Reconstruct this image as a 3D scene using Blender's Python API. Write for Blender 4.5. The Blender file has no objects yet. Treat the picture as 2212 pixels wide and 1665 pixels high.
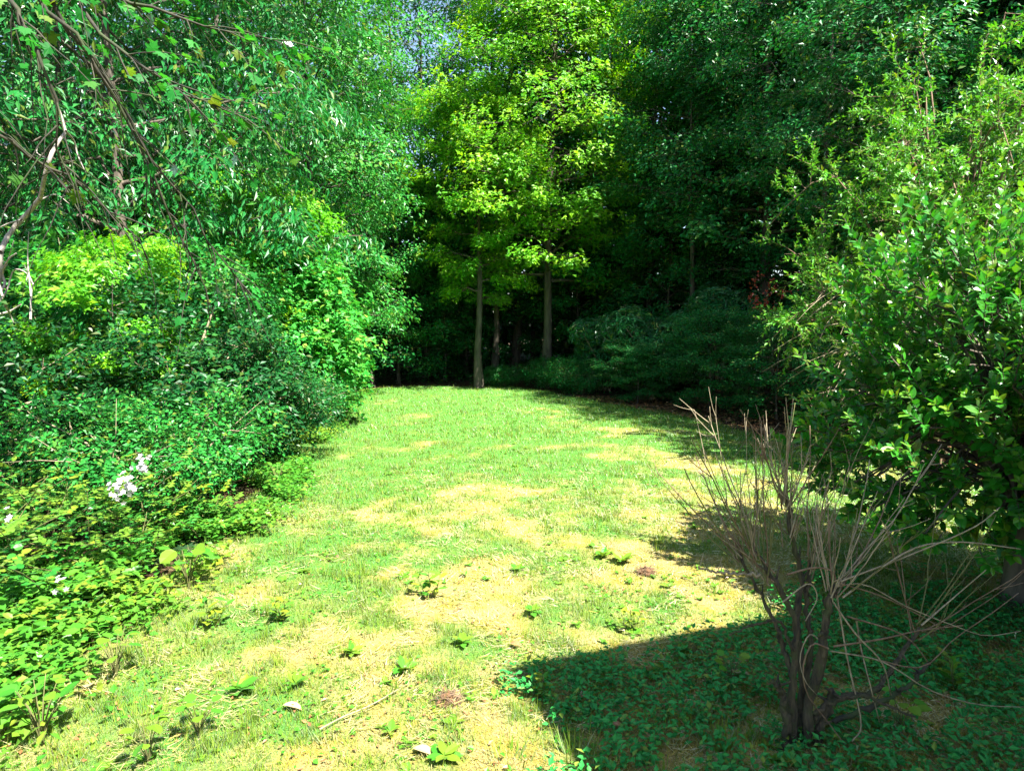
import bpy, math, random
import numpy as np
from mathutils import Vector, Matrix

# ------------------------------------------------------------------ camera, sky, sun, exposure
scene = bpy.context.scene
COL = scene.collection
CAM_H, PITCH, HFOV = 2.6, 5.2, 75.0
cam_d = bpy.data.cameras.new('camera'); cam = bpy.data.objects.new('camera', cam_d)
COL.objects.link(cam); scene.camera = cam
cam.location = (0, 0, CAM_H)
cam.rotation_euler = (math.radians(90 - PITCH), 0, 0)
cam_d.sensor_fit = 'HORIZONTAL'; cam_d.sensor_width = 36.0
cam_d.lens = 18.0 / math.tan(math.radians(HFOV / 2))
cam_d.clip_start = 0.05; cam_d.clip_end = 3000

SUN_AZ = (0.68, -0.73); SUN_EL = 57.0
world = bpy.data.worlds.new('World'); scene.world = world; world.use_nodes = True
wn = world.node_tree.nodes; wn.clear()
sky = wn.new('ShaderNodeTexSky'); sky.sky_type = 'NISHITA'; sky.sun_disc = False
sky.sun_elevation = math.radians(SUN_EL); sky.sun_rotation = math.atan2(SUN_AZ[0], SUN_AZ[1])
bgn = wn.new('ShaderNodeBackground'); bgn.inputs['Strength'].default_value = 0.065
wo = wn.new('ShaderNodeOutputWorld')
world.node_tree.links.new(sky.outputs[0], bgn.inputs[0]); world.node_tree.links.new(bgn.outputs[0], wo.inputs[0])
sun_d = bpy.data.lights.new('sun', 'SUN'); sun = bpy.data.objects.new('sun', sun_d); COL.objects.link(sun)
sun_d.energy = 5.0; sun_d.angle = math.radians(0.5); sun_d.color = (1.0, 0.96, 0.88)
_a = Vector((SUN_AZ[0], SUN_AZ[1], 0)).normalized() * math.cos(math.radians(SUN_EL)); _a.z = math.sin(math.radians(SUN_EL))
sun.rotation_euler = _a.to_track_quat('Z', 'Y').to_euler()
sun.location = _a * 60
vs = scene.view_settings
vs.view_transform = 'Standard'; vs.look = 'None'; vs.gamma = 1.0; vs.use_curve_mapping = False
vs.exposure = 2.37
cy = scene.cycles
cy.max_bounces = 6; cy.diffuse_bounces = 3; cy.glossy_bounces = 2; cy.transmission_bounces = 4; cy.transparent_max_bounces = 4
cy.use_denoising = True
cy.caustics_reflective = False; cy.caustics_refractive = False

# ------------------------------------------------------------------ numeric helpers
F_PX = 1106.0 / math.tan(math.radians(HFOV / 2))       # focal length for a 2212 px wide picture
_cp, _sp = math.cos(math.radians(PITCH)), math.sin(math.radians(PITCH))
def at(px, py, Y):
    a = (px - 1106.0) / F_PX; b = (832.0 - py) / F_PX
    dy = _cp + b * _sp; dz = -_sp + b * _cp
    s = Y / dy
    return np.array((a * s, Y, CAM_H + dz * s))
def gnd(px, py):
    b = (832.0 - py) / F_PX; dz = -_sp + b * _cp
    s = -CAM_H / dz
    return ((px - 1106.0) / F_PX * s, s * (_cp + b * _sp))

def _hash(ix, iy, seed):
    h = (ix.astype(np.int64) * 374761393 + iy.astype(np.int64) * 668265263 + seed * 144269) & 0x7fffffff
    h = ((h ^ (h >> 13)) * 1274126177) & 0x7fffffff
    return ((h ^ (h >> 16)) & 0xffff) / 65535.0
def vnoise(x, y, seed=0):
    x = np.asarray(x, float); y = np.asarray(y, float)
    ix = np.floor(x); iy = np.floor(y); fx = x - ix; fy = y - iy
    fx = fx * fx * (3 - 2 * fx); fy = fy * fy * (3 - 2 * fy)
    a = _hash(ix, iy, seed); b = _hash(ix + 1, iy, seed); c = _hash(ix, iy + 1, seed); d = _hash(ix + 1, iy + 1, seed)
    return (a * (1 - fx) + b * fx) * (1 - fy) + (c * (1 - fx) + d * fx) * fy
def fbm(x, y, seed=0, oct=4):
    s = 0; a = .5; t = 0
    for o in range(oct):
        s = s + a * vnoise(np.asarray(x) * 2 ** o + 17.3 * o, np.asarray(y) * 2 ** o - 9.1 * o, seed + o); t += a; a *= .5
    return s / t
def smooth(a, b, x):
    t = np.clip((np.asarray(x, float) - a) / (b - a), 0, 1); return t * t * (3 - 2 * t)
LE_Y = [0, 3, 4, 6.6, 10.3, 14, 22, 27, 29]; LE_X = [-3.2, -3.2, -3.2, -3.3, -3.6, -4.3, -5.5, -5.6, -3]
RE_Y = [0, 6, 10, 14.3, 18.7, 23.6, 27, 29]; RE_X = [9, 9, 8.0, 6.6, 5.2, 2.6, .9, -.5]
def edge_l(y): return np.interp(y, LE_Y, LE_X)
def edge_r(y): return np.interp(y, RE_Y, RE_X)
def gz(x, y):
    x = np.asarray(x, float); y = np.asarray(y, float)
    n = (fbm(x * .35, y * .35, 3, 3) - .5)
    base = n * .10
    er = np.interp(y, [0, 10, 14.3, 18.7, 23.6, 30, 60], [11, 9.4, 7.4, 6.2, 4.2, 4.5, 12])
    d = np.clip(x - er, 0, None)
    hill = 20 * (1 - np.exp(-d * .42 * smooth(0, 3, d) / 20.0)) * smooth(9, 15, y)
    d2 = np.clip(edge_l(y) - 1 - x, 0, None)
    left = -.05 * np.clip(d2, 0, 10)
    return base + hill + left
def norm(v):
    v = np.asarray(v, float); l = np.linalg.norm(v, axis=-1, keepdims=True); return v / np.maximum(l, 1e-9)

# ------------------------------------------------------------------ materials
MATS = {}
def new_mat(name):
    m = bpy.data.materials.new(name); m.use_nodes = True; nt = m.node_tree; nt.nodes.clear()
    o = nt.nodes.new('ShaderNodeOutputMaterial'); MATS[name] = m
    return m, nt, o
def N(nt, t, **kw):
    n = nt.nodes.new(t)
    for k, v in kw.items(): setattr(n, k, v)
    return n
def math_n(nt, op, a, b=None):
    n = N(nt, 'ShaderNodeMath', operation=op)
    for i, v in enumerate((a, b)):
        if v is None: continue
        if isinstance(v, (int, float)): n.inputs[i].default_value = v
        else: nt.links.new(v, n.inputs[i])
    return n.outputs[0]
def mixc(nt, f, a, b, blend='MIX'):
    n = N(nt, 'ShaderNodeMix', data_type='RGBA', blend_type=blend)
    for s, v in ((n.inputs[0], f), (n.inputs[6], a), (n.inputs[7], b)):
        if isinstance(v, (int, float)): s.default_value = v
        elif isinstance(v, tuple): s.default_value = (*v, 1) if len(v) == 3 else v
        else: nt.links.new(v, s)
    return n.outputs[2]
def leaf_mat(name, ca, cb, young=None, transl=.38, tcol=(1.5, 1.4, .5), gloss=.06, rough=.38):
    m, nt, o = new_mat(name); L = nt.links.new
    if name.startswith('leaf_') and name not in ('leaf_dead', 'leaf_straw'):
        ca, cb = [(c[0] * .8, c[1] * 1.6, c[2] * .95) for c in (ca, cb)]; gloss *= .2
        if young: young = (young[0], young[1] * 1.35, young[2])
    at_ = N(nt, 'ShaderNodeAttribute', attribute_name='rnd'); oi = N(nt, 'ShaderNodeObjectInfo')
    r = math_n(nt, 'FRACT', math_n(nt, 'ADD', at_.outputs['Fac'], oi.outputs['Random']))
    c = mixc(nt, r, ca, cb)
    if name.startswith('leaf_') and young:      # a few yellowing, olive leaves
        lum = cb[1]; r7 = math_n(nt, 'FRACT', math_n(nt, 'MULTIPLY', r, 7.31))
        mr = N(nt, 'ShaderNodeMapRange'); mr.inputs[1].default_value = .80; mr.inputs[2].default_value = 1.0; mr.inputs[4].default_value = .8; L(r7, mr.inputs[0])
        c = mixc(nt, mr.outputs[0], c, (lum * .75, lum * .85, lum * .10))
    if young:
        ti = N(nt, 'ShaderNodeAttribute', attribute_name='tint')
        c = mixc(nt, ti.outputs['Fac'], c, young)
    d = N(nt, 'ShaderNodeBsdfDiffuse'); L(c, d.inputs['Color'])
    t = N(nt, 'ShaderNodeBsdfTranslucent')
    L(mixc(nt, 1.0, c, tuple(tcol), 'MULTIPLY'), t.inputs['Color'])
    mx = N(nt, 'ShaderNodeMixShader'); mx.inputs[0].default_value = transl
    L(d.outputs[0], mx.inputs[1]); L(t.outputs[0], mx.inputs[2])
    g = N(nt, 'ShaderNodeBsdfGlossy'); g.inputs['Roughness'].default_value = rough
    g.inputs['Color'].default_value = (.95, 1, .97, 1)
    fr = N(nt, 'ShaderNodeFresnel'); fr.inputs['IOR'].default_value = 1.4
    f2 = math_n(nt, 'MULTIPLY', fr.outputs[0], gloss / .028)
    f3 = math_n(nt, 'MINIMUM', f2, .5)
    m2 = N(nt, 'ShaderNodeMixShader'); L(f3, m2.inputs[0]); L(mx.outputs[0], m2.inputs[1]); L(g.outputs[0], m2.inputs[2])
    L(m2.outputs[0], o.inputs[0])
    return m
def bark_mat(name, ca, cb, moss=None, scale=6., bump=.5):
    m, nt, o = new_mat(name); L = nt.links.new
    tc = N(nt, 'ShaderNodeTexCoord'); mp = N(nt, 'ShaderNodeMapping'); mp.inputs['Scale'].default_value = (scale * 2.2, scale * 2.2, scale * .45)
    L(tc.outputs['Object'], mp.inputs[0])
    n = N(nt, 'ShaderNodeTexNoise'); n.inputs['Scale'].default_value = 1; n.inputs['Detail'].default_value = 6; n.inputs['Roughness'].default_value = .65
    L(mp.outputs[0], n.inputs['Vector'])
    rp = N(nt, 'ShaderNodeValToRGB'); rp.color_ramp.elements[0].position = .35; rp.color_ramp.elements[1].position = .65
    L(n.outputs[0], rp.inputs[0])
    c = mixc(nt, rp.outputs[0], ca, cb)
    if moss:
        n2 = N(nt, 'ShaderNodeTexNoise'); n2.inputs['Scale'].default_value = scale * .8; n2.inputs['Detail'].default_value = 4
        L(tc.outputs['Object'], n2.inputs['Vector'])
        r2 = N(nt, 'ShaderNodeValToRGB'); r2.color_ramp.elements[0].position = .5; r2.color_ramp.elements[1].position = .66
        L(n2.outputs[0], r2.inputs[0]); c = mixc(nt, r2.outputs[0], c, moss)
    b = N(nt, 'ShaderNodeBsdfPrincipled'); L(c, b.inputs['Base Color']); b.inputs['Roughness'].default_value = .85
    bp = N(nt, 'ShaderNodeBump'); bp.inputs['Strength'].default_value = bump; bp.inputs['Distance'].default_value = .03
    L(n.outputs[0], bp.inputs['Height']); L(bp.outputs[0], b.inputs['Normal']); L(b.outputs[0], o.inputs[0])
    return m
def plain_mat(name, ca, cb, scale=20, rough=.7):
    m, nt, o = new_mat(name); L = nt.links.new
    tc = N(nt, 'ShaderNodeTexCoord'); n = N(nt, 'ShaderNodeTexNoise'); n.inputs['Scale'].default_value = scale; n.inputs['Detail'].default_value = 4
    L(tc.outputs['Object'], n.inputs['Vector'])
    b = N(nt, 'ShaderNodeBsdfPrincipled'); L(mixc(nt, n.outputs[0], ca, cb), b.inputs['Base Color']); b.inputs['Roughness'].default_value = rough
    bp = N(nt, 'ShaderNodeBump'); bp.inputs['Strength'].default_value = .25; bp.inputs['Distance'].default_value = .01
    L(n.outputs[0], bp.inputs['Height']); L(bp.outputs[0], b.inputs['Normal']); L(b.outputs[0], o.inputs[0])
    return m
YEL = (.34, .40, .006)
leaf_mat('leaf_forest', (.010, .075, .028), (.022, .125, .034), (.07, .19, .03))
leaf_mat('leaf_dark', (.009, .075, .026), (.020, .118, .032), (.04, .13, .03))
leaf_mat('leaf_ash', (.028, .125, .030), (.055, .175, .036), (.11, .24, .035), transl=.42)
leaf_mat('leaf_maple', (.075, .185, .012), (.16, .26, .012), YEL, transl=.55, tcol=(1.6, 1.5, .5))
leaf_mat('leaf_chestnut', (.012, .085, .030), (.028, .130, .038), (.07, .20, .04), gloss=.085, rough=.34)
leaf_mat('leaf_bush', (.018, .105, .026), (.040, .165, .034), (.10, .23, .03), gloss=.07)
leaf_mat('leaf_thicket_shaded', (.005, .040, .015), (.014, .072, .020), (.05, .15, .03))  # darkened leaf colour, puts the left thicket's shade into the leaves
leaf_mat('leaf_light', (.035, .170, .035), (.070, .225, .045), (.12, .25, .03), transl=.42)
leaf_mat('leaf_rhododendron', (.010, .062, .026), (.024, .095, .036), (.05, .13, .05), transl=.15, gloss=.10)
leaf_mat('leaf_laurel', (.020, .105, .013), (.055, .160, .016), (.18, .26, .012), transl=.45, gloss=.12, rough=.3)
leaf_mat('leaf_arch', (.062, .150, .014), (.118, .195, .018), (.16, .25, .02), transl=.42, gloss=.07)
leaf_mat('leaf_overhang', (.012, .080, .018), (.030, .130, .020), (.08, .20, .02), transl=.5, gloss=.03, rough=.5)
leaf_mat('leaf_rose', (.022, .105, .024), (.070, .165, .028), (.22, .22, .02), transl=.4, gloss=.07)
leaf_mat('leaf_weed', (.050, .125, .018), (.110, .170, .022), (.24, .21, .02), transl=.4)
leaf_mat('leaf_cover', (.022, .125, .045), (.050, .175, .055), (.06, .17, .04), transl=.3)
leaf_mat('grass_blade', (.050, .180, .006), (.115, .235, .009), (.43, .335, .075), transl=.35, tcol=(1.2, 1.1, .45), gloss=.008, rough=.6)
leaf_mat('petal_white', (.50, .47, .48), (.62, .60, .60), transl=.3, tcol=(1, 1, 1), gloss=.02)
leaf_mat('petal_red', (.34, .035, .018), (.42, .065, .03), transl=.3, tcol=(1.1, .8, .6), gloss=.02)
leaf_mat('leaf_dead', (.22, .09, .035), (.36, .18, .07), transl=.2, tcol=(1, .9, .7), gloss=.04)
leaf_mat('leaf_straw', (.40, .30, .15), (.50, .40, .22), transl=.1, tcol=(1, .9, .7), gloss=.03)
bark_mat('bark_forest', (.035, .028, .020), (.13, .105, .075), None, 4)
bark_mat('bark_moss', (.010, .010, .006), (.045, .040, .022), (.030, .050, .010), 7)
bark_mat('bark_pale', (.20, .17, .14), (.40, .35, .30), None, 9)
bark_mat('twig_brown', (.10, .060, .030), (.21, .14, .085), None, 14)
bark_mat('twig_grey', (.15, .12, .07), (.35, .285, .18), None, 14)
bark_mat('twig_green', (.07, .075, .02), (.14, .14, .04), None, 14)
bark_mat('bark_shrub', (.012, .009, .006), (.095, .075, .040), (.045, .052, .014), 16, 1.0)
plain_mat('soil', (.05, .026, .012), (.15, .075, .03), 60, .95)
plain_mat('wall_paint', (.55, .54, .50), (.60, .58, .54), 6)
plain_mat('roof_shingle', (.05, .048, .046), (.10, .095, .09), 40, .9)
plain_mat('trim_paint', (.70, .70, .68), (.74, .74, .72), 8, .5)

def ground_material():
    m, nt, o = new_mat('ground'); L = nt.links.new
    lawn = N(nt, 'ShaderNodeAttribute', attribute_name='lawn').outputs['Fac']
    green = N(nt, 'ShaderNodeAttribute', attribute_name='green').outputs['Fac']
    geo = N(nt, 'ShaderNodeNewGeometry'); P = geo.outputs['Position']
    def noise(s, d=5, r=.6):
        n = N(nt, 'ShaderNodeTexNoise'); n.inputs['Scale'].default_value = s; n.inputs['Detail'].default_value = d; n.inputs['Roughness'].default_value = r
        L(P, n.inputs['Vector']); return n.outputs[0]
    def ramp(v, a, b):
        r = N(nt, 'ShaderNodeMapRange'); r.inputs[1].default_value = a; r.inputs[2].default_value = b; L(v, r.inputs[0]); return r.outputs[0]
    n1, n2, n3, n4 = noise(1.1), noise(9), noise(55, 6, .7), noise(4, 5)
    straw = mixc(nt, ramp(n3, .35, .65), (.12, .09, .034), (.42, .34, .13))
    moss = mixc(nt, ramp(n3, .35, .65), (.10, .09, .013), (.32, .27, .045))
    base = mixc(nt, ramp(n4, .44, .60), straw, moss)
    soil = mixc(nt, n3, (.16, .09, .045), (.30, .19, .10))
    base = mixc(nt, ramp(n2, .64, .74), base, soil)
    gcol = mixc(nt, ramp(n3, .35, .65), (.03, .12, .018), (.09, .24, .035))
    gm = math_n(nt, 'ADD', green, math_n(nt, 'MULTIPLY', math_n(nt, 'SUBTRACT', n2, .5), .9))
    base = mixc(nt, ramp(gm, .2, .95), base, gcol)
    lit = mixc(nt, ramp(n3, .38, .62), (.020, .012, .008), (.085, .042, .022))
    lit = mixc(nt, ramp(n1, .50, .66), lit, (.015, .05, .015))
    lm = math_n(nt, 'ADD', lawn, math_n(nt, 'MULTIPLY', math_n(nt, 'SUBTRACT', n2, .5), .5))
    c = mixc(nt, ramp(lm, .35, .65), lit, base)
    b = N(nt, 'ShaderNodeBsdfPrincipled'); L(c, b.inputs['Base Color']); b.inputs['Roughness'].default_value = .95
    b.inputs['Specular IOR Level'].default_value = .15
    bp = N(nt, 'ShaderNodeBump'); bp.inputs['Strength'].default_value = .8; bp.inputs['Distance'].default_value = .03
    L(math_n(nt, 'ADD', n3, math_n(nt, 'MULTIPLY', n2, .6)), bp.inputs['Height']); L(bp.outputs[0], b.inputs['Normal']); L(b.outputs[0], o.inputs[0])
    return m
ground_material()

# ------------------------------------------------------------------ mesh helpers
def raw_mesh(name, V, F, mats, rnd=None, tint=None, mi=None, smooth_=False):
    """F: int array (m,3) or (m,4), or list of such arrays (one per material)"""
    if not isinstance(F, (list, tuple)): F = [F]
    me = bpy.data.meshes.new(name)
    V = np.ascontiguousarray(V, dtype=np.float32)
    me.vertices.add(len(V)); me.vertices.foreach_set('co', V.ravel())
    loops = np.concatenate([f.ravel() for f in F]).astype(np.int32)
    tot = np.concatenate([np.full(len(f), f.shape[1]) for f in F]).astype(np.int32)
    st = np.concatenate([[0], np.cumsum(tot)[:-1]]).astype(np.int32)
    me.loops.add(len(loops)); me.loops.foreach_set('vertex_index', loops)
    me.polygons.add(len(tot)); me.polygons.foreach_set('loop_start', st); me.polygons.foreach_set('loop_total', tot)
    if isinstance(mats, str): mats = [mats]
    for m in mats: me.materials.append(MATS[m])
    if len(mats) > 1: me.polygons.foreach_set('material_index', np.concatenate([np.full(len(f), i) for i, f in enumerate(F)]).astype(np.int32))
    me.polygons.foreach_set('use_smooth', np.full(len(tot), bool(smooth_)))
    for nm, a in (('rnd', rnd), ('tint', tint)):
        if a is not None:
            at_ = me.attributes.new(nm, 'FLOAT', 'POINT'); at_.data.foreach_set('value', np.ascontiguousarray(a, dtype=np.float32))
    me.update(calc_edges=True); me.validate()
    return me
def obj(name, me, parent=None, loc=None, **props):
    o = bpy.data.objects.new(name, me); COL.objects.link(o)
    if parent is not None: o.parent = parent
    if loc is not None: o.location = loc
    for k, v in props.items(): o[k] = v
    return o
def thing(name, label, cat, loc=(0, 0, 0), group=None, rz=0, sc=1):
    o = bpy.data.objects.new(name, None); COL.objects.link(o); o.empty_display_size = .1
    o.location = [float(c) for c in loc]; o.rotation_euler = (0, 0, rz); o.scale = (sc, sc, sc) if not isinstance(sc, tuple) else sc
    o['label'] = label; o['category'] = cat
    if group: o['group'] = group
    return o
def copy_tree(root):
    c = root.copy(); COL.objects.link(c)
    def rec(src, dst):
        for ch in KIDS(src):
            k = ch.copy(); COL.objects.link(k); k.parent = dst; rec(ch, k)
    rec(root, c); return c
def KIDS(o): return list(o.children)

class Tubes:
    def __init__(s): s.V = []; s.F = []; s.n = 0
    def add(s, pts, rad, k=6, gnarl=0., seed=0):
        pts = np.asarray(pts, float); n = len(pts); rad = np.broadcast_to(np.asarray(rad, float), (n,))
        T = norm(np.gradient(pts, axis=0))
        ref = np.where(np.abs(T[:, 2:3]) < .9, np.array([[0, 0, 1.]]), np.array([[1., 0, 0]]))
        r0 = ref[0]; A = np.zeros_like(T); a = np.cross(T[0], r0); a /= np.linalg.norm(a)
        for i in range(n):
            a = a - T[i] * a.dot(T[i]); a /= max(np.linalg.norm(a), 1e-9); A[i] = a
        B = np.cross(T, A)
        th = np.arange(k) / k * 2 * np.pi
        gn = np.ones((n, k)) if not gnarl else 1 + gnarl * np.random.default_rng(seed).normal(0, 1, (n, k)).clip(-1.6, 1.6)
        ring = pts[:, None] + (rad[:, None] * gn)[:, :, None] * (np.cos(th)[None, :, None] * A[:, None] + np.sin(th)[None, :, None] * B[:, None])
        s.V.append(ring.reshape(-1, 3)); i, j = np.meshgrid(np.arange(n - 1), np.arange(k), indexing='ij')
        q = np.stack([i * k + j, i * k + (j + 1) % k, (i + 1) * k + (j + 1) % k, (i + 1) * k + j], -1).reshape(-1, 4) + s.n
        s.F.append(q); s.n += n * k
        # end cap
        s.V.append(pts[-1:] + T[-1:] * rad[-1] * .6); c = s.n; s.n += 1
        lo = c - k
        jj = np.arange(k); s.F.append(np.stack([lo + jj, lo + (jj + 1) % k, np.full(k, c), np.full(k, c)], -1))
    def mesh(s, name, mat):
        F = np.concatenate(s.F); tri = F[F[:, 2] == F[:, 3]][:, :3]; quad = F[F[:, 2] != F[:, 3]]
        me = raw_mesh(name, np.concatenate(s.V), [quad, tri], [mat, mat], smooth_=True)
        return me
def curve(pts, n=8):
    """Catmull-Rom resample"""
    P = np.asarray(pts, float); P = np.vstack([2 * P[0] - P[1], P, 2 * P[-1] - P[-2]])
    out = []; m = len(P) - 3
    for t in np.linspace(0, m - 1e-6, n):
        i = int(t); u = t - i; a, b, c, d = P[i], P[i + 1], P[i + 2], P[i + 3]
        out.append(.5 * (2 * b + (c - a) * u + (2 * a - 5 * b + 4 * c - d) * u * u + (3 * b - a - 3 * c + d) * u ** 3))
    return np.array(out)

# leaf templates: x across, y along, z up
def T_(v, f): return np.array(v, float), np.array(f, int)
LEAF_RHOMB = T_([(0, 0, 0), (-.27, .42, .07), (0, 1, -.10), (.27, .42, .07)], [(0, 3, 2), (0, 2, 1)])
LEAF_WIDE = T_([(0, 0, 0), (-.40, .38, .07), (0, 1, -.12), (.40, .38, .07)], [(0, 3, 2), (0, 2, 1)])
LEAF_LONG = T_([(0, 0, 0), (-.15, .42, .04), (0, 1, -.22), (.15, .42, .04)], [(0, 3, 2), (0, 2, 1)])
def _oval(w, c=.05, d=-.12, shape=((.12, .45), (.35, .95), (.6, 1.0), (.82, .62))):
    v = [(0, 0, 0)]; L = []; M = []; R = []
    for (y, k) in shape:
        z = d * y * y
        L.append(len(v)); v.append((-w * k, y, z + c)); M.append(len(v)); v.append((0, y + .02, z)); R.append(len(v)); v.append((w * k, y, z + c))
    t = len(v); v.append((0, 1, d)); f = [(0, M[0], L[0]), (0, R[0], M[0])]
    for i in range(len(shape) - 1):
        f += [(L[i], M[i], M[i + 1]), (L[i], M[i + 1], L[i + 1]), (M[i], R[i], R[i + 1]), (M[i], R[i + 1], M[i + 1])]
    f += [(L[-1], M[-1], t), (M[-1], R[-1], t)]
    return T_(v, f)
LEAF_OVAL = _oval(.24); LEAF_ROUND = _oval(.42, .05, -.10, ((.06, .55), (.25, .98), (.55, 1.0), (.82, .60)))
LEAF_OVAL_LO = _oval(.26, .05, -.12, ((.3, 1.0), (.68, .85)))
def _maple():
    pr = [(.0, .0), (.22, -.10), (.42, .02), (.34, .16), (.62, .30), (.60, .44), (.40, .42), (.30, .46), (.36, .66), (.20, .64), (.10, .78), (0, 1.)]
    v = [(0, .30, .03)]
    out = [(x, y) for x, y in pr] + [(-x, y) for x, y in pr[-2:0:-1]]
    for x, y in out: v.append((x, y, -.10 * (x * x + (y - .3) ** 2) * 2 + .03))
    n = len(out); f = [(0, 1 + i, 1 + (i + 1) % n) for i in range(n)]
    return T_(v, f)
LEAF_MAPLE = _maple()
LEAF_MAPLE_LO = T_([(0, .05, 0), (.48, .12, -.03), (.22, .42, .04), (0, 1, -.1), (-.22, .42, .04), (-.48, .12, -.03)], [(0, 1, 2), (0, 2, 3), (0, 3, 4), (0, 4, 5)])

def leaves_arrays(P, D, Nn, S, tpl, rnd, tint):
    tv, tf = tpl; n = len(P); k = len(tv)
    D = norm(D); X = norm(np.cross(D, Nn)); Z = np.cross(X, D)
    V = P[:, None] + S[:, None, None] * (tv[None, :, 0:1] * X[:, None] + tv[None, :, 1:2] * D[:, None] + tv[None, :, 2:3] * Z[:, None])
    F = (tf[None] + (np.arange(n) * k)[:, None, None]).reshape(-1, 3)
    return V.reshape(-1, 3), F, np.repeat(rnd, k), np.repeat(tint, k)
def leaf_mesh(name, P, D, Nn, S, tpl, mat, rnd, tint):
    V, F, r, t = leaves_arrays(P, D, Nn, S, tpl, rnd, tint)
    return raw_mesh(name, V, F, mat, r, t)
def spray_leaves(rg, C, O, r, nleaf, ls, droop=.35, lift=.12, leafdroop=.35, tilt=.45, young=.15, youngpatch=None, face=.85):
    """C spray centres, O outward unit dirs, r spray radii -> leaf placement arrays"""
    n = len(C); C = np.repeat(C, nleaf, 0); O = np.repeat(norm(O), nleaf, 0); r_ = np.repeat(np.broadcast_to(r, (n,)), nleaf)
    Oh = norm(O * np.array([1, 1, .6]))
    Sd = norm(np.cross(np.tile([0, 0, 1.], (len(C), 1)), Oh) + 1e-6)
    u = rg.random(len(C)) ** .75; w = rg.uniform(-1, 1, len(C)) * (.75 - .45 * u)
    z = rg.normal(0, lift, len(C)) - droop * (u * u * .8 + .8 * w * w)
    P = C + r_[:, None] * (Oh * ((u - .35) * 1.25)[:, None] + Sd * w[:, None]) + np.array([0, 0, 1.]) * (z * r_)[:, None]
    J = rg.normal(0, 1, (len(C), 3))
    D = Oh * .55 + Sd * (np.sign(w) * .75)[:, None] + J * .45; D[:, 2] -= leafdroop
    J2 = rg.normal(0, 1, (len(C), 3)); Nn = np.array([0, 0, 1.]) + J2 * tilt + Oh * face
    S = ls * rg.uniform(.65, 1.25, len(C))
    yp = np.repeat(rg.random(n) if youngpatch is None else youngpatch, nleaf)
    tint = np.clip((yp - (1 - young)) / max(young, 1e-3), 0, 1) * rg.uniform(.3, 1, len(C)) * (.35 + .65 * u)
    return P, D, Nn, S, rg.random(len(C)), tint

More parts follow.
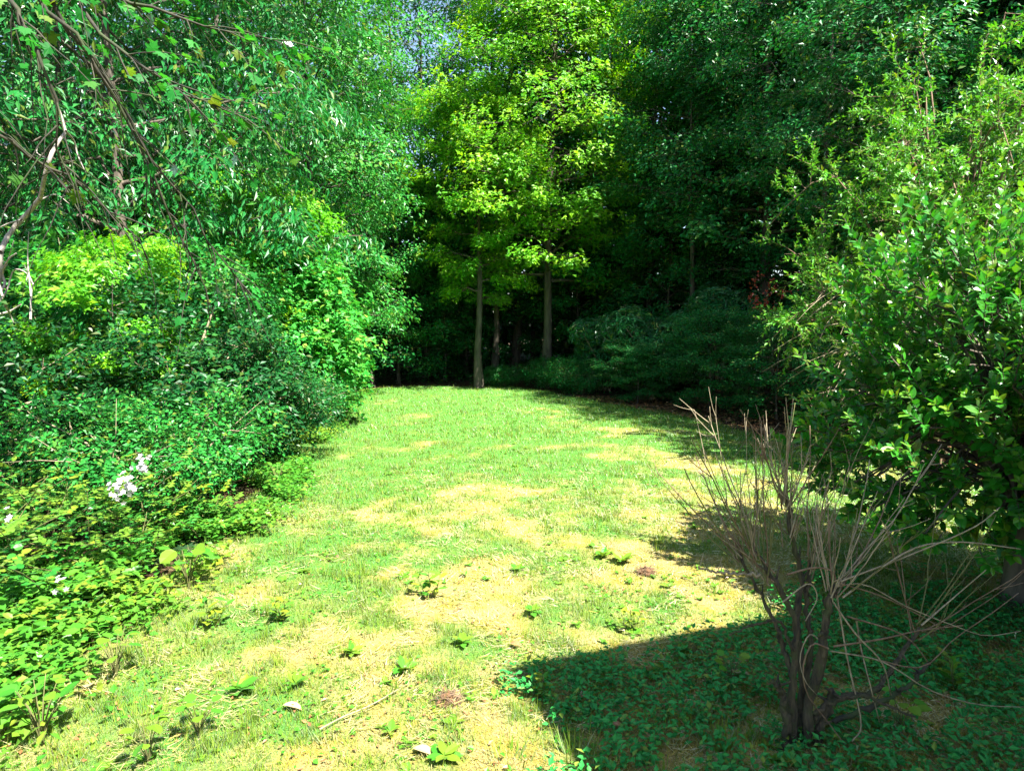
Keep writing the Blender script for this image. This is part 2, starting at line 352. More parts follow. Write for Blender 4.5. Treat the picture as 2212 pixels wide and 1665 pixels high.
# ------------------------------------------------------------------ plant prototypes
def prof_dome(t): return np.where(t < .35, .62 + .38 * t / .35, np.sqrt(np.clip(1 - ((t - .35) / .68) ** 2, .02, 1)))
def prof_tall(t): return np.where(t < .25, .7 + .3 * t / .25, np.clip(1 - ((t - .25) / .78) ** 1.6, .06, 1))
def prof_wide(t): return np.where(t < .5, .75 + .25 * t / .5, np.sqrt(np.clip(1 - ((t - .5) / .52) ** 2, .05, 1)))
def tree_meshes(key, seed, H, R, cb, nl, sec, nleaf, ls, sr, tpl, leafmat, bark, prof=prof_dome, trunk_r=None, droop=.35, leafdroop=.35,
                elev=(.15, .75), young=.15, lean=.03, gap=0., tilt=.45, topyoung=False):
    rg = np.random.default_rng(seed); tr = trunk_r or H * .012
    nt_ = 9; tz = np.linspace(0, H * .97, nt_); wob = np.cumsum(rg.normal(0, lean * H / nt_, (nt_, 2)), 0); wob[0] = 0
    TP = np.c_[wob, tz]; rad = tr * (1 - .93 * (tz / (H)) ** .9); rad[0] *= 1.35
    tb = Tubes(); tb.add(np.vstack([TP[:1] - [0, 0, .5], TP]), np.r_[rad[0] * 1.1, rad], 9)
    C = []; O = []; yp = []
    for i in range(nl):
        t = (i + rg.random()) / nl; t = t ** .9
        h = H * (cb + (0.97 - cb) * t); az = i * 2.39996 + rg.normal(0, .35)
        Lr = R * float(prof(np.array(t))) * rg.uniform(.72, 1.12)
        if rg.random() < gap: continue
        el = np.interp(t, [0, 1], elev[::1]) + rg.normal(0, .12)
        base = np.array([np.interp(h, tz, TP[:, 0]), np.interp(h, tz, TP[:, 1]), h])
        dh = np.array([math.cos(az), math.sin(az), 0.]); s = np.linspace(0, 1, 6)[:, None]
        up = math.tan(min(el, 1.25)) * Lr * .75
        pts = base + dh * Lr * s + np.array([0, 0, 1.]) * (up * (1.35 * s - .55 * s ** 2.2))
        pts[1:] += rg.normal(0, .045 * Lr, (5, 3))
        r0 = max(.012, np.interp(h, tz, rad) * .5); tb.add(pts, r0 * (1 - .85 * s[:, 0]), 5)
        nsec = max(3, int(round(sec * (.5 + .5 * Lr / R))))
        for j in range(nsec):
            f = .28 + .72 * (j + rg.random() * .8) / nsec; f = min(f, .99)
            b = np.array([np.interp(f, s[:, 0], pts[:, k]) for k in range(3)])
            a2 = az + (1 if j % 2 else -1) * rg.uniform(.5, 1.25); l2 = Lr * rg.uniform(.22, .42) * (1.15 - .5 * f) + .15
            d2 = np.array([math.cos(a2), math.sin(a2), rg.uniform(-.1, .5)]); d2 /= np.linalg.norm(d2)
            e = b + d2 * l2
            tb.add(np.array([b, (b + e) / 2 + rg.normal(0, .05 * l2, 3), e]), [r0 * .35, r0 * .22, r0 * .1 + .003], 4)
            yv = rg.random()
            for q in (.45, 1.0):
                C.append(b + d2 * l2 * q + rg.normal(0, .12 * sr, 3)); O.append(d2 * .6 + dh * .6); yp.append(yv)
        C.append(pts[-1]); O.append(dh + [0, 0, .15]); yp.append(rg.random())
    for q in range(5): C.append(TP[-1] + rg.normal(0, .25 * sr, 3)); O.append(norm(np.append(rg.normal(0, 1, 2), .3))); yp.append(rg.random())
    C = np.array(C); O = np.array(O); yp = np.array(yp)
    r = sr * rg.uniform(.7, 1.3, len(C))
    A = spray_leaves(rg, C, O, r, nleaf, ls, droop=droop, leafdroop=leafdroop, young=young, youngpatch=yp, tilt=tilt, lift=.24)
    return dict(trunk=tb.mesh(key + '_trunk', bark), crown=leaf_mesh(key + '_crown', *A[:4], tpl, leafmat, *A[4:]))
def shrub_meshes(key, seed, rx, h, nspr, nleaf, ls, sr, tpl, leafmat, bark, droop=.3, leafdroop=.25, young=.15, base=.12, lumps=8, stems=14, fill=.25, ry=None, tilt=.5, whorl=False, core=.8):
    rg = np.random.default_rng(seed); ry = ry or rx; hz = h * (1 - base) / 2; cz = h * base + hz
    lc = np.array([(0, 0, cz)] + [(rg.uniform(-.5, .5) * rx, rg.uniform(-.5, .5) * ry, cz + rg.uniform(-.45, .5) * hz) for _ in range(lumps)])
    lr = np.array([(rx * core, ry * core, hz * core * 1.05)] + [np.array((rx, ry, hz)) * rg.uniform(.38, .58) for _ in range(lumps)])
    C = []; O = []
    while len(C) < nspr:
        k = rg.integers(0, len(lc)); d = norm(rg.normal(0, 1, 3)); inner = rg.random() < fill
        q = rg.uniform(.45, .9) if inner else rg.uniform(.88, 1.06)
        p = lc[k] + lr[k] * d * q
        if not inner and (np.sum(((p - lc) / lr) ** 2, 1) < .72).any(): continue
        if p[2] < .06: continue
        C.append(p); O.append(d + [0, 0, .25])
    C = np.array(C); O = norm(np.array(O)); r = sr * rg.uniform(.7, 1.35, nspr)
    A = spray_leaves(rg, C, O, r, nleaf, ls, droop=droop, leafdroop=leafdroop, young=young, lift=.2, tilt=tilt)
    if whorl:
        P, D, Nn, S, rn, ti = A
        P = np.repeat(C, nleaf, 0) + rg.normal(0, .12 * sr, P.shape)
        th = rg.uniform(0, 2 * np.pi, len(P)); Ox = np.repeat(O, nleaf, 0)
        a = norm(np.cross(Ox, [0.3, .1, .95])); b = np.cross(Ox, a)
        D = a * np.cos(th)[:, None] + b * np.sin(th)[:, None] + Ox * rg.uniform(-.1, .5, len(P))[:, None]
        Nn = Ox + rg.normal(0, .2, P.shape); A = (P, D, Nn, S, rn, ti)
    tb = Tubes(); idx = rg.choice(nspr, min(stems, nspr), replace=False)
    for i in idx:
        b = np.array([rg.normal(0, .08 * rx), rg.normal(0, .08 * ry), -.15]); e = C[i]
        m = (b + e) / 2 + np.array([0, 0, .15 * h]) + rg.normal(0, .06 * rx, 3)
        tb.add(curve([b, m, e], 6), np.linspace(.02 + .008 * h, .006, 6), 5)
    # short bare twigs poking through the leaves
    for i in rg.choice(nspr, min(nspr, 40), replace=False):
        e = C[i] + O[i] * sr * rg.uniform(.2, .9) + rg.normal(0, .1 * sr, 3); b = C[i] - O[i] * sr * 1.2
        tb.add(np.array([b, (b + e) / 2 + rg.normal(0, .06 * sr, 3), e]), [.008, .006, .003], 4)
    return dict(stem=tb.mesh(key + '_stem', bark), foliage=leaf_mesh(key + '_foliage', *A[:4], tpl, leafmat, *A[4:]))
def place(parts, name, label, cat, x, y, rz=0., sc=1., mat=None, group=None, z=None, bark=None):
    zz = float(gz(x, y)) if z is None else z
    t = thing(name, label, cat, (x, y, zz), group, rz, sc)
    for pn, me in parts.items():
        o = obj(pn, me, t)
        m = mat if pn in ('crown', 'foliage') else bark
        if m: o.material_slots[0].link = 'OBJECT'; o.material_slots[0].material = MATS[m]
        if m and len(o.material_slots) > 1:
            o.material_slots[1].link = 'OBJECT'; o.material_slots[1].material = MATS[m]
    return t
def px_x(px, Y): return (px - 1106.0) / F_PX * Y

# ------------------------------------------------------------------ ground
def build_ground():
    xs = np.unique(np.r_[np.linspace(-400, -40, 10), np.linspace(-40, -7, 34), np.arange(-7, 9.01, .1), np.linspace(9, 40, 40), np.linspace(40, 400, 10)].round(3))
    ys = np.unique(np.r_[np.linspace(-60, 2, 20), np.arange(2, 13, .1), np.arange(13, 31, .25), np.linspace(31, 80, 50), np.linspace(80, 500, 12)].round(3))
    X, Y = np.meshgrid(xs, ys, indexing='ij'); Z = gz(X, Y)
    near = smooth(1, 4, Y) * (1 - smooth(14, 25, Y))
    Z = Z + near * (fbm(X * 3.1, Y * 3.1, 21, 3) - .5) * .05
    nx, ny = X.shape; i, j = np.meshgrid(np.arange(nx - 1), np.arange(ny - 1), indexing='ij')
    F = np.stack([i * ny + j, (i + 1) * ny + j, (i + 1) * ny + j + 1, i * ny + j + 1], -1).reshape(-1, 4)
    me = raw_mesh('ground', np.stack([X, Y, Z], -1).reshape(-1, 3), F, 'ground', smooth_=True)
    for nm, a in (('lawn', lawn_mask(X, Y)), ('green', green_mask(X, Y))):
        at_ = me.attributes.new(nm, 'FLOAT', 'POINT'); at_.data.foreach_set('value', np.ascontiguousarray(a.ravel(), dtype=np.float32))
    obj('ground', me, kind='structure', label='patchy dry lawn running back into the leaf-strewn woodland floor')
def lawn_mask(x, y):
    n = (fbm(np.asarray(x) * .9, np.asarray(y) * .9, 8, 3) - .5) * 1.2
    return smooth(-.4, .5, x - edge_l(y) + .45 + n) * smooth(-.4, .5, edge_r(y) - x + n) * (1 - smooth(27.5, 29, np.asarray(y) + n))
def green_mask(x, y):
    x = np.asarray(x, float); y = np.asarray(y, float)
    xr = x * .8 + y * .6; yr = y * .8 - x * .6; n = fbm(xr * .7, yr * .7, 31, 5); n2 = fbm(xr * 2.3 - y * .3, yr * 2.1, 37, 4)
    return np.clip((n - .5) * 1.5 + (n2 - .5) * 1.8 + np.interp(y, [3, 6, 9, 13, 17, 22, 30], [.28, .33, .56, .88, 1.08, 1.15, 1.2]) + .25 * smooth(3.0, 0, x - edge_l(y)), 0, 1)
build_ground()

# ------------------------------------------------------------------ house corner whose eave shades the lawn
def build_house():
    ang = math.radians(20); d1 = Vector((math.cos(ang), math.sin(ang), 0)); d2 = Vector((math.sin(ang), -math.cos(ang), 0))
    He = 7.0; disp = He / math.tan(math.radians(SUN_EL)); sa = Vector((SUN_AZ[0], SUN_AZ[1], 0)).normalized()
    sc_ = gnd(1095, 1440)
    C = Vector((sc_[0], sc_[1], 0)) + sa * disp
    t = thing('house', 'pale weatherboard house with dark shingle hip roof beside the lawn', 'house', (C.x, C.y, 0))
    t.rotation_euler = (0, 0, ang)       # local +x = d1, local -y = d2
    Lx, Ly, ov = 9.0, 11.0, .85
    def box(name, x0, x1, y0, y1, z0, z1, mat, parent=t):
        V = np.array([(x, y, z) for x in (x0, x1) for y in (y0, y1) for z in (z0, z1)], float)
        F = np.array([(0, 1, 3, 2), (4, 6, 7, 5), (0, 4, 5, 1), (2, 3, 7, 6), (0, 2, 6, 4), (1, 5, 7, 3)])
        return obj(name, raw_mesh(name, V, F, mat), parent)
    wall = box('wall', ov, Lx - ov, -Ly + ov, -ov, -.5, He - .15, 'wall_paint')
    for k in range(28):
        z = .1 + k * .24
        box('siding_board', ov - .018, ov - .001, -Ly + ov - .015, -ov + .02, z, z + .225, 'wall_paint', wall)
        box('siding_board', ov + .003, Lx - ov + .015, -ov + .001, -ov + .018, z, z + .225, 'wall_paint', wall)
    for yy in (-3.2, -7.0):
        w = box('window', ov - .05, ov - .02, yy - .5, yy + .5, 4.2, 5.6, 'trim_paint')
        box('pane', ov - .056, ov - .051, yy - .42, yy + .42, 4.28, 5.52, 'roof_shingle', w)
    box('eave', 0, Lx, -Ly, 0, He - .16, He, 'trim_paint')
    V = np.array([(0, 0, He + .004), (Lx, 0, He + .004), (Lx, -Ly, He + .004), (0, -Ly, He + .004), (Lx / 2, -Lx / 2, He + 2.4), (Lx / 2, -Ly + Lx / 2, He + 2.4)])
    me = raw_mesh('roof', V, [np.array([(0, 1, 4), (2, 3, 5)]), np.array([(1, 2, 5, 4), (3, 0, 4, 5)])], ['roof_shingle', 'roof_shingle'])
    obj('roof', me, t)
build_house()

# ------------------------------------------------------------------ woods behind, one mass
def build_backwoods():
    rg = np.random.default_rng(5); tb = Tubes(); C = []; O = []
    for i in range(250):
        a = rg.uniform(-62, 62); d = rg.uniform(38, 60); x = d * math.sin(math.radians(a)); y = d * math.cos(math.radians(a))
        px = 1106 + x / y * F_PX
        hmax = rg.uniform(15, 22)
        if 800 < px < 1020: hmax = min(hmax, 9.5)          # the opening to the sky
        if 1310 < px < 1370: hmax = min(hmax, 13)
        if 520 < px < 620: hmax = min(hmax, 15)
        z = float(gz(x, y)); tb.add([(x, y, z - .5), (x + rg.normal(0, .3), y, z + hmax * .5), (x + rg.normal(0, .6), y, z + hmax * .9)], [.22, .15, .05], 6)
        n = int(26 + hmax * 2.2)
        th = rg.uniform(0, 2 * np.pi, n); hh = hmax * rg.uniform(.04, 1, n); rr = 3.4 * np.sqrt(rg.random(n)) * np.interp(hh / hmax, [0, .5, 1], [.9, 1, .45])
        C.append(np.c_[x + rr * np.cos(th), y + rr * np.sin(th), z + hh]); O.append(np.c_[np.cos(th), np.sin(th), np.full(n, .2)])
    C = np.concatenate(C); O = np.concatenate(O)
    A = spray_leaves(rg, C, O, 1.5 * rg.uniform(.7, 1.3, len(C)), 11, .50, droop=.3, young=.12)
    t = obj('distant_woods', leaf_mesh('distant_woods', *A[:4], LEAF_WIDE, 'leaf_forest', *A[4:]), kind='stuff',
            label='dense mass of green trees filling the distance behind the clearing', category='woods')
    obj('trunks', tb.mesh('distant_trunks', 'bark_forest'), t, kind='stuff')
build_backwoods()

# ------------------------------------------------------------------ trees
P_ = {}
P_['maple'] = tree_meshes('maple', 11, 21, 5.0, .20, 84, 8, 42, .17, .68, LEAF_MAPLE_LO, 'leaf_maple', 'bark_forest', prof=prof_tall, trunk_r=.20, young=.9, elev=(.15, .75), droop=.6)
P_['maple_small'] = tree_meshes('maple_small', 12, 12, 2.6, .30, 36, 7, 42, .15, .55, LEAF_MAPLE_LO, 'leaf_maple', 'bark_forest', prof=prof_dome, trunk_r=.17, young=.65, droop=.5)
P_['forest_a'] = tree_meshes('forest_a', 13, 20, 4.2, .10, 56, 9, 36, .19, .75, LEAF_WIDE, 'leaf_forest', 'bark_forest', prof=prof_wide, trunk_r=.19, young=.14, droop=.5)
P_['forest_b'] = tree_meshes('forest_b', 14, 18, 4.4, .12, 50, 9, 36, .19, .80, LEAF_RHOMB, 'leaf_forest', 'bark_forest', prof=prof_wide, trunk_r=.20, young=.12, droop=.45)
P_['airy'] = tree_meshes('airy', 15, 21, 4.0, .22, 44, 7, 24, .18, .75, LEAF_RHOMB, 'leaf_dark', 'bark_forest', prof=prof_wide, trunk_r=.17, gap=.08, elev=(.5, 1.0), droop=.3)
P_['ash'] = tree_meshes('ash', 16, 18, 3.8, .12, 44, 6, 54, .18, .82, LEAF_RHOMB, 'leaf_ash', 'bark_forest', prof=prof_wide, trunk_r=.14, young=.25, elev=(.35, .95), droop=.55, leafdroop=.5, gap=.08)
P_['chestnut'] = tree_meshes('chestnut', 17, 15, 4.4, .12, 36, 7, 56, .22, .85, LEAF_LONG, 'leaf_chestnut', 'bark_forest', prof=prof_wide, trunk_r=.18, young=.06, droop=.75, leafdroop=.75, tilt=.35, gap=.06)
P_['under'] = tree_meshes('under', 18, 8.5, 2.9, .06, 36, 8, 36, .15, .60, LEAF_RHOMB, 'leaf_dark', 'bark_forest', prof=prof_dome, trunk_r=.07, young=.1)
P_['bough'] = tree_meshes('bough', 25, 13, 3.3, .42, 34, 8, 34, .16, .62, LEAF_RHOMB, 'leaf_dark', 'bark_forest', prof=prof_wide, trunk_r=.12, young=.12, droop=.5)
P_['sapling'] = tree_meshes('sapling', 19, 5.0, 1.5, .16, 20, 6, 34, .125, .42, LEAF_MAPLE_LO, 'leaf_maple', 'bark_forest', prof=prof_dome, trunk_r=.035, young=.42, droop=.3, elev=(.1, .6))
TREES = [
 # proto, px, Y, rz, scale, mat, name, label, category
 ('maple', 1180, 28.5, .3, 1.0, None, 'maple_tree', 'tall sunlit yellow-green maple at the middle of the far lawn edge'),
 ('maple_small', 1034, 27.6, 1.0, 1.0, None, 'maple_tree', 'smaller maple with a sun-striped pale trunk beside the tall yellow-green maple'),
 ('airy', 1068, 31.5, 2.0, .95, None, 'forest_tree', 'slender dark-leaved tree whose thin trunk stands just behind the striped maple trunk'),
 ('forest_b', 1110, 35.0, 1.2, 1.15, None, 'forest_tree', 'tall shaded tree with a straight trunk between the two maples'),
 ('forest_a', 1290, 35.5, 3.0, 1.1, 'leaf_ash', 'forest_tree', 'tall pale-topped tree rising behind the right side of the yellow maple'),
 ('airy', 925, 33.5, .8, 1.0, None, 'forest_tree', 'thin-crowned dark tree whose branches cross the blue sky gap'),
 ('under', 860, 30.0, .2, 1.05, None, 'understory_tree', 'dark low tree closing the far left corner of the lawn'),
 ('under', 960, 31.5, 1.9, 1.0, 'leaf_forest', 'understory_tree', 'dark low tree left of the striped maple trunk'),
 ('under', 1010, 34.0, 3.9, 1.15, None, 'understory_tree', 'shadowed low tree in the gloom behind the striped maple'),
 ('under', 1250, 31.5, 2.7, .95, None, 'understory_tree', 'shadowed low tree right of the tall maple trunk'),
 ('ash', 672, 23.5, 0., 1.0, None, 'ash_tree', 'light green feathery tree above the left thicket beside the sky gap'),
 ('ash', 590, 29.0, 2.2, 1.22, None, 'ash_tree', 'taller pale feathery tree behind the light green one on the left'),
 ('forest_b', 800, 28.5, 4.0, .74, 'leaf_ash', 'forest_tree', 'mid-height green tree under the sky gap at the lawn corner'),
 ('chestnut', 290, 15.2, 0., 1.0, None, 'chestnut_tree', 'drooping long-leaved blue-green tree high on the left'),
 ('chestnut', -60, 14.0, 2.4, .98, None, 'chestnut_tree', 'drooping long-leaved tree cut by the left picture edge'),
 ('chestnut', 470, 19.5, 4.1, 1.02, None, 'chestnut_tree', 'drooping long-leaved tree behind the yellow maple sapling on the left'),
 ('forest_a', 130, 22.0, 1.0, 1.0, None, 'forest_tree', 'tall shaded tree behind the drooping trees at far left'),
 ('forest_a', 1430, 34.5, .5, 1.08, None, 'forest_tree', 'tall dark tree just right of the yellow maple'),
 ('forest_b', 1640, 23.5, 2.6, 1.0, None, 'forest_tree', 'dark layered tree above the rhododendrons on the right bank'),
 ('forest_a', 1650, 31.0, 2.0, 1.0, None, 'forest_tree', 'tall tree with glowing leaf tips at the top right of the bank'),
 ('forest_b', 1790, 26.0, 4.4, 1.0, None, 'forest_tree', 'dark forest tree left of the arching shrub top'),
 ('forest_a', 1930, 22.5, 5.2, 1.0, 'leaf_dark', 'forest_tree', 'deeply shaded tree behind the arching shrub on the right'),
 ('forest_b', 2110, 24.0, 1.5, 1.0, 'leaf_dark', 'forest_tree', 'nearly black forest tree at the top right corner'),
 ('forest_a', 2330, 20.0, 3.3, .95, 'leaf_dark', 'forest_tree', 'shaded forest tree beyond the right picture edge'),
 ('under', 1440, 28.0, 5.0, .95, None, 'understory_tree', 'dark understory tree directly behind the rhododendrons'),
 ('under', 1720, 22.5, .9, .9, None, 'understory_tree', 'dark understory tree behind the red-flowered azalea'),
 ('forest_b', 2430, 22.5, .4, 1.15, 'leaf_dark', 'forest_tree', 'upper slope forest tree outside the right picture edge'),
 ('forest_b', 1700, 36.0, 2.9, 1.1, 'leaf_dark', 'forest_tree', 'back row tree high on the right slope'),
 ('forest_a', 1960, 33.0, 3.7, 1.1, 'leaf_dark', 'forest_tree', 'back row tree at the top of the right slope'),
 ('bough', 1760, 19.0, .5, 1.0, None, 'forest_tree', 'dark tree whose boughs hang over the red-flowered azalea'),
 ('bough', 1490, 24.8, 2.5, 1.0, 'leaf_forest', 'forest_tree', 'shaded slender tree rising out of the rhododendrons'),
 ('ash', 1405, 31.5, 1.4, 1.2, None, 'ash_tree', 'pale feathery tree rising just right of the yellow maple crown'),
 ('under', 1690, 27.0, 4.6, 1.0, None, 'understory_tree', 'dark understory tree higher on the slope behind the azalea'),
 ('bough', 1905, 15.4, 4.1, .78, None, 'forest_tree', 'dark-leaved tree close behind the arching shrub shading the lawn edge'),
 ('forest_b', 2700, 13.6, 1.3, 1.1, 'leaf_dark', 'forest_tree', 'tall unseen slope tree added for shade, right of the arching shrub'),  # out of view, added to shade the forest behind the arching shrub
 ('forest_a', 2860, 15.6, 2.2, 1.1, 'leaf_dark', 'forest_tree', 'farther unseen slope tree added for shade, well beyond the right edge'),  # second unseen tree, added to shade the top right forest
 ('airy', 850, 38.0, 3.0, 1.22, 'leaf_forest', 'forest_tree', 'tall thin-crowned tree far back between the feathery tree and the maples'),
 ('sapling', 245, 11.3, .6, .82, None, 'maple_sapling', 'yellow-green maple sapling spreading over the dark left thicket'),
 ('sapling', 545, 17.3, 2.1, 1.35, None, 'maple_sapling', 'yellow maple sapling higher up behind the bright left bush'),
]
for (k, px, Y, rz, sc, mat, nm, lab) in TREES:
    place(P_[k], nm, lab, 'sapling' if 'sapling' in nm else 'tree', px_x(px, Y), Y, rz, sc, mat)

# ------------------------------------------------------------------ shrubs and thicket
P_['thicket'] = shrub_meshes('thicket', 41, 2.1, 3.7, 520, 34, .115, .42, LEAF_RHOMB, 'leaf_thicket_shaded', 'twig_grey', young=.1, stems=24)
P_['thicket_b'] = shrub_meshes('thicket_b', 42, 1.9, 4.6, 520, 36, .12, .44, LEAF_WIDE, 'leaf_bush', 'twig_grey', young=.18, stems=20)
P_['rhodo'] = shrub_meshes('rhodo', 43, 1.9, 3.2, 760, 10, .23, .24, LEAF_LONG, 'leaf_rhododendron', 'twig_grey', whorl=True, young=.1, core=.55, lumps=14)
P_['low'] = shrub_meshes('low', 44, 1.9, 2.1, 330, 44, .10, .52, LEAF_RHOMB, 'leaf_forest', 'twig_grey', young=.1, base=.05, droop=.55, lumps=12, core=.6)
P_['azalea'] = shrub_meshes('azalea', 45, 1.0, 2.3, 150, 26, .085, .32, LEAF_RHOMB, 'leaf_dark', 'twig_grey', base=.3)
P_['bulge'] = shrub_meshes('bulge', 46, 1.9, 4.7, 230, 56, .185, .78, LEAF_MAPLE_LO, 'leaf_light', 'twig_grey', young=.3, droop=.5, lumps=10, fill=.15)
SHRUBS = [
 ('bulge', -6.0, 17.8, .4, .95, None, 'thicket_bush', 'broad-leaved light green bush bulging out over the left lawn edge'),
 ('bulge', -8.0, 12.6, 2.0, 1.0, 'leaf_bush', 'thicket_bush', 'broad-leaved bush beneath the yellow-green sapling on the left'),
 ('bulge', -8.6, 18.4, 3.7, 1.35, 'leaf_bush', 'thicket_bush', 'tall broad-leaved bush between the two maple saplings'),
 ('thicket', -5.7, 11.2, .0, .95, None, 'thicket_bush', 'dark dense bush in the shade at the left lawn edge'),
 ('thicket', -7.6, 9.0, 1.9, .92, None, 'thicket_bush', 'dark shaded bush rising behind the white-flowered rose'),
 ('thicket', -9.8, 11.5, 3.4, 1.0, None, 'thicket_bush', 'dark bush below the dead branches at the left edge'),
 ('thicket_b', -6.6, 13.8, .5, .92, None, 'thicket_bush', 'mid-green bush behind the dark bush on the left'),
 ('thicket_b', -6.1, 16.6, 2.2, 1.12, 'leaf_light', 'thicket_bush', 'tall bright green bush lit by the sun on the left'),
 ('thicket', -9.0, 15.2, 4.2, 1.2, 'leaf_bush', 'thicket_bush', 'broad bush under the drooping trees on the left'),
 ('thicket_b', -7.0, 20.2, 3.6, 1.0, 'leaf_light', 'thicket_bush', 'sunlit bush where the left thicket meets the lawn corner'),
 ('thicket', -7.4, 24.3, 1.1, .95, 'leaf_bush', 'thicket_bush', 'bush at the back of the left thicket under the feathery tree'),
 ('low', -5.0, 12.8, .8, .75, 'leaf_thicket_shaded', 'low_bush', 'small leafy bush at the foot of the dark bush by the lawn'),
 ('low', -5.6, 16.5, 2.8, .8, 'leaf_bush', 'low_bush', 'low leafy bush under the tall bright bush on the left'),
 ('low', -6.6, 22.0, 4.8, .85, 'leaf_bush', 'low_bush', 'low bush at the far left lawn corner'),
 ('low', -5.1, 9.2, 4.0, .8, 'leaf_bush', 'low_bush', 'leafy bush between the rose and the dark bush'),
 ('rhodo', 4.9, 23.4, 0., 1.0, None, 'rhododendron', 'large grey-green rhododendron on the right of the far lawn edge'),
 ('rhodo', 3.6, 26.0, 2.0, .95, None, 'rhododendron', 'rhododendron nearest the tall maple trunk'),
 ('rhodo', 6.9, 22.6, 4.0, 1.0, None, 'rhododendron', 'upper rhododendron on the right bank beside the azalea'),
 ('under', 5.9, 19.9, .3, (.52, .52, .36), None, 'spreading_shrub', 'low spreading layered shrub below the rhododendrons'),
 ('under', 7.2, 18.0, 3.3, (.50, .50, .34), 'leaf_forest', 'spreading_shrub', 'low arching shrub above the bare leaf litter on the right'),
 ('under', 4.2, 22.2, 1.3, (.42, .42, .24), 'leaf_forest', 'spreading_shrub', 'small dark shrub at the lawn edge under the rhododendrons'),
 ('low', 1.6, 27.4, 2.3, .6, 'leaf_dark', 'spreading_shrub', 'small dark bush at the foot of the tall maple'),
 ('low', -.4, 28.2, 5.3, .42, 'leaf_forest', 'spreading_shrub', 'tiny leafy bush before the striped maple trunk'),
 ('low', 8.6, 15.4, 5.3, .9, 'leaf_dark', 'spreading_shrub', 'dark shrub on the leaf litter behind the glossy laurel'),
 ('low', 2.6, 25.0, 4.3, .62, 'leaf_dark', 'spreading_shrub', 'dark little shrub left of the rhododendrons'),
]
for (k, x, y, rz, sc, mat, nm, lab) in SHRUBS:
    place(P_[k], nm, lab, 'shrub' if nm != 'thicket_bush' else 'bush', x, y, rz, sc, mat)
# red azalea
az = place(P_['azalea'], 'azalea', 'dark azalea with a spray of red flowers on the right bank', 'shrub', px_x(1655, 20.5), 20.5, .4, 1.0)
def petals(rg, c, n, s, spread):
    P = c + rg.normal(0, spread, (n, 3)); D = norm(rg.normal(0, 1, (n, 3)) + [0, 0, .4]); Nn = rg.normal(0, 1, (n, 3)) + [0, -.6, .6]
    return P, D, Nn, np.full(n, s) * rg.uniform(.7, 1.2, n)
rg = np.random.default_rng(9)
for k in range(13):
    px, py = [(1630, 612), (1640, 600), (1622, 640), (1668, 610), (1675, 622), (1660, 635), (1690, 640), (1632, 655), (1645, 668), (1655, 662), (1680, 668), (1705, 628), (1625, 668)][k]
    w = at(px, py, 19.6); o_ = az.location
    l = Matrix.Rotation(-.4, 3, 'Z') @ (Vector(w) - o_)
    A = petals(rg, np.array(l), 16, .09, .075)
    obj('flower', leaf_mesh('azalea_flower', *A, LEAF_WIDE, 'petal_red', rg.random(16), np.zeros(16)), az)

# ------------------------------------------------------------------ near plants: their largest leaves are parts of their own
CAMP = np.array([0, 0, CAM_H])
def screen(P):
    d = P - CAMP; dep = d[:, 1] * _cp - d[:, 2] * _sp; up = d[:, 1] * _sp + d[:, 2] * _cp
    return 1106 + d[:, 0] / dep * F_PX, 832 - up / dep * F_PX, dep
_LEAFCACHE = {}
def leaf_variant(key, tpl, mat, tint):
    k = (key, round(tint, 1))
    if k not in _LEAFCACHE:
        n = len(tpl[0]); _LEAFCACHE[k] = raw_mesh(key + '_leaf', tpl[0], tpl[1], mat, np.zeros(n), np.full(n, k[1]))
    return _LEAFCACHE[k]
def split_leaves(parent, key, A, tpl, tpl_lo, mat, nbig=300, part='leaf', rest='foliage', score=None):
    """parent at world translation only: the leaves that show largest become objects, the others one mesh"""
    P, D, Nn, S, rn, ti = A; base = np.array(parent.location)
    sx, sy, dep = screen(P); ins = (sx > 0) & (sx < 2212) & (sy > 0) & (sy < 1665) & (dep > .3)
    vis = S / dep * ins
    if score is not None: vis = vis * score
    order = np.argsort(-vis); big = order[:nbig]; small = order[nbig:]
    D = norm(D); X = norm(np.cross(D, Nn)); Z = np.cross(X, D)
    for i in big:
        o = obj(part, leaf_variant(key, tpl, mat, float(np.round(ti[i] * 2.5) / 2.5)), parent)
        M = np.eye(4); M[:3, 0] = X[i] * S[i]; M[:3, 1] = D[i] * S[i]; M[:3, 2] = Z[i] * S[i]; M[:3, 3] = P[i] - base
        o.matrix_local = Matrix(M.tolist())
    if len(small):
        obj(rest, leaf_mesh(key + '_rest', P[small] - base, D[small], Nn[small], S[small], tpl_lo, mat, rn[small], ti[small]), parent, kind='stuff')
def shoot_leaves(rg, path, n, ls, tips=.25, spread=.8, up=.5, start=.15, droopz=.1, whorl=0):
    """leaves along a twig path, alternating, young at the tip"""
    f = start + (1 - start) * (np.arange(n) + rg.random(n) * .6) / n; f = np.clip(f, 0, 1); s = np.linspace(0, 1, len(path))
    P = np.stack([np.interp(f, s, path[:, k]) for k in range(3)], 1)
    T = norm(np.stack([np.interp(f, s, np.gradient(path, axis=0)[:, k]) for k in range(3)], 1))
    a = np.arange(n) * 2.4 + rg.random() * 6; ref = norm(np.cross(T, [0.1, .2, 1.])); b = np.cross(T, ref)
    side = ref * np.cos(a)[:, None] + b * np.sin(a)[:, None]
    D = T * (.55 + .5 * f[:, None]) + side * spread + rg.normal(0, .18, (n, 3)); D[:, 2] += up * .25 - droopz
    Nn = np.array([0, 0, 1.]) * 1.0 + T * .5 + rg.normal(0, .35, (n, 3))
    S = ls * rg.uniform(.7, 1.2, n) * (1 - .35 * smooth(.8, 1, f))
    ti = smooth(1 - tips, 1, f) * rg.uniform(.5, 1, n)
    return P, D, Nn, S, rg.random(n), ti
def cat(L): return tuple(np.concatenate([l[i] for l in L]) for i in range(6))
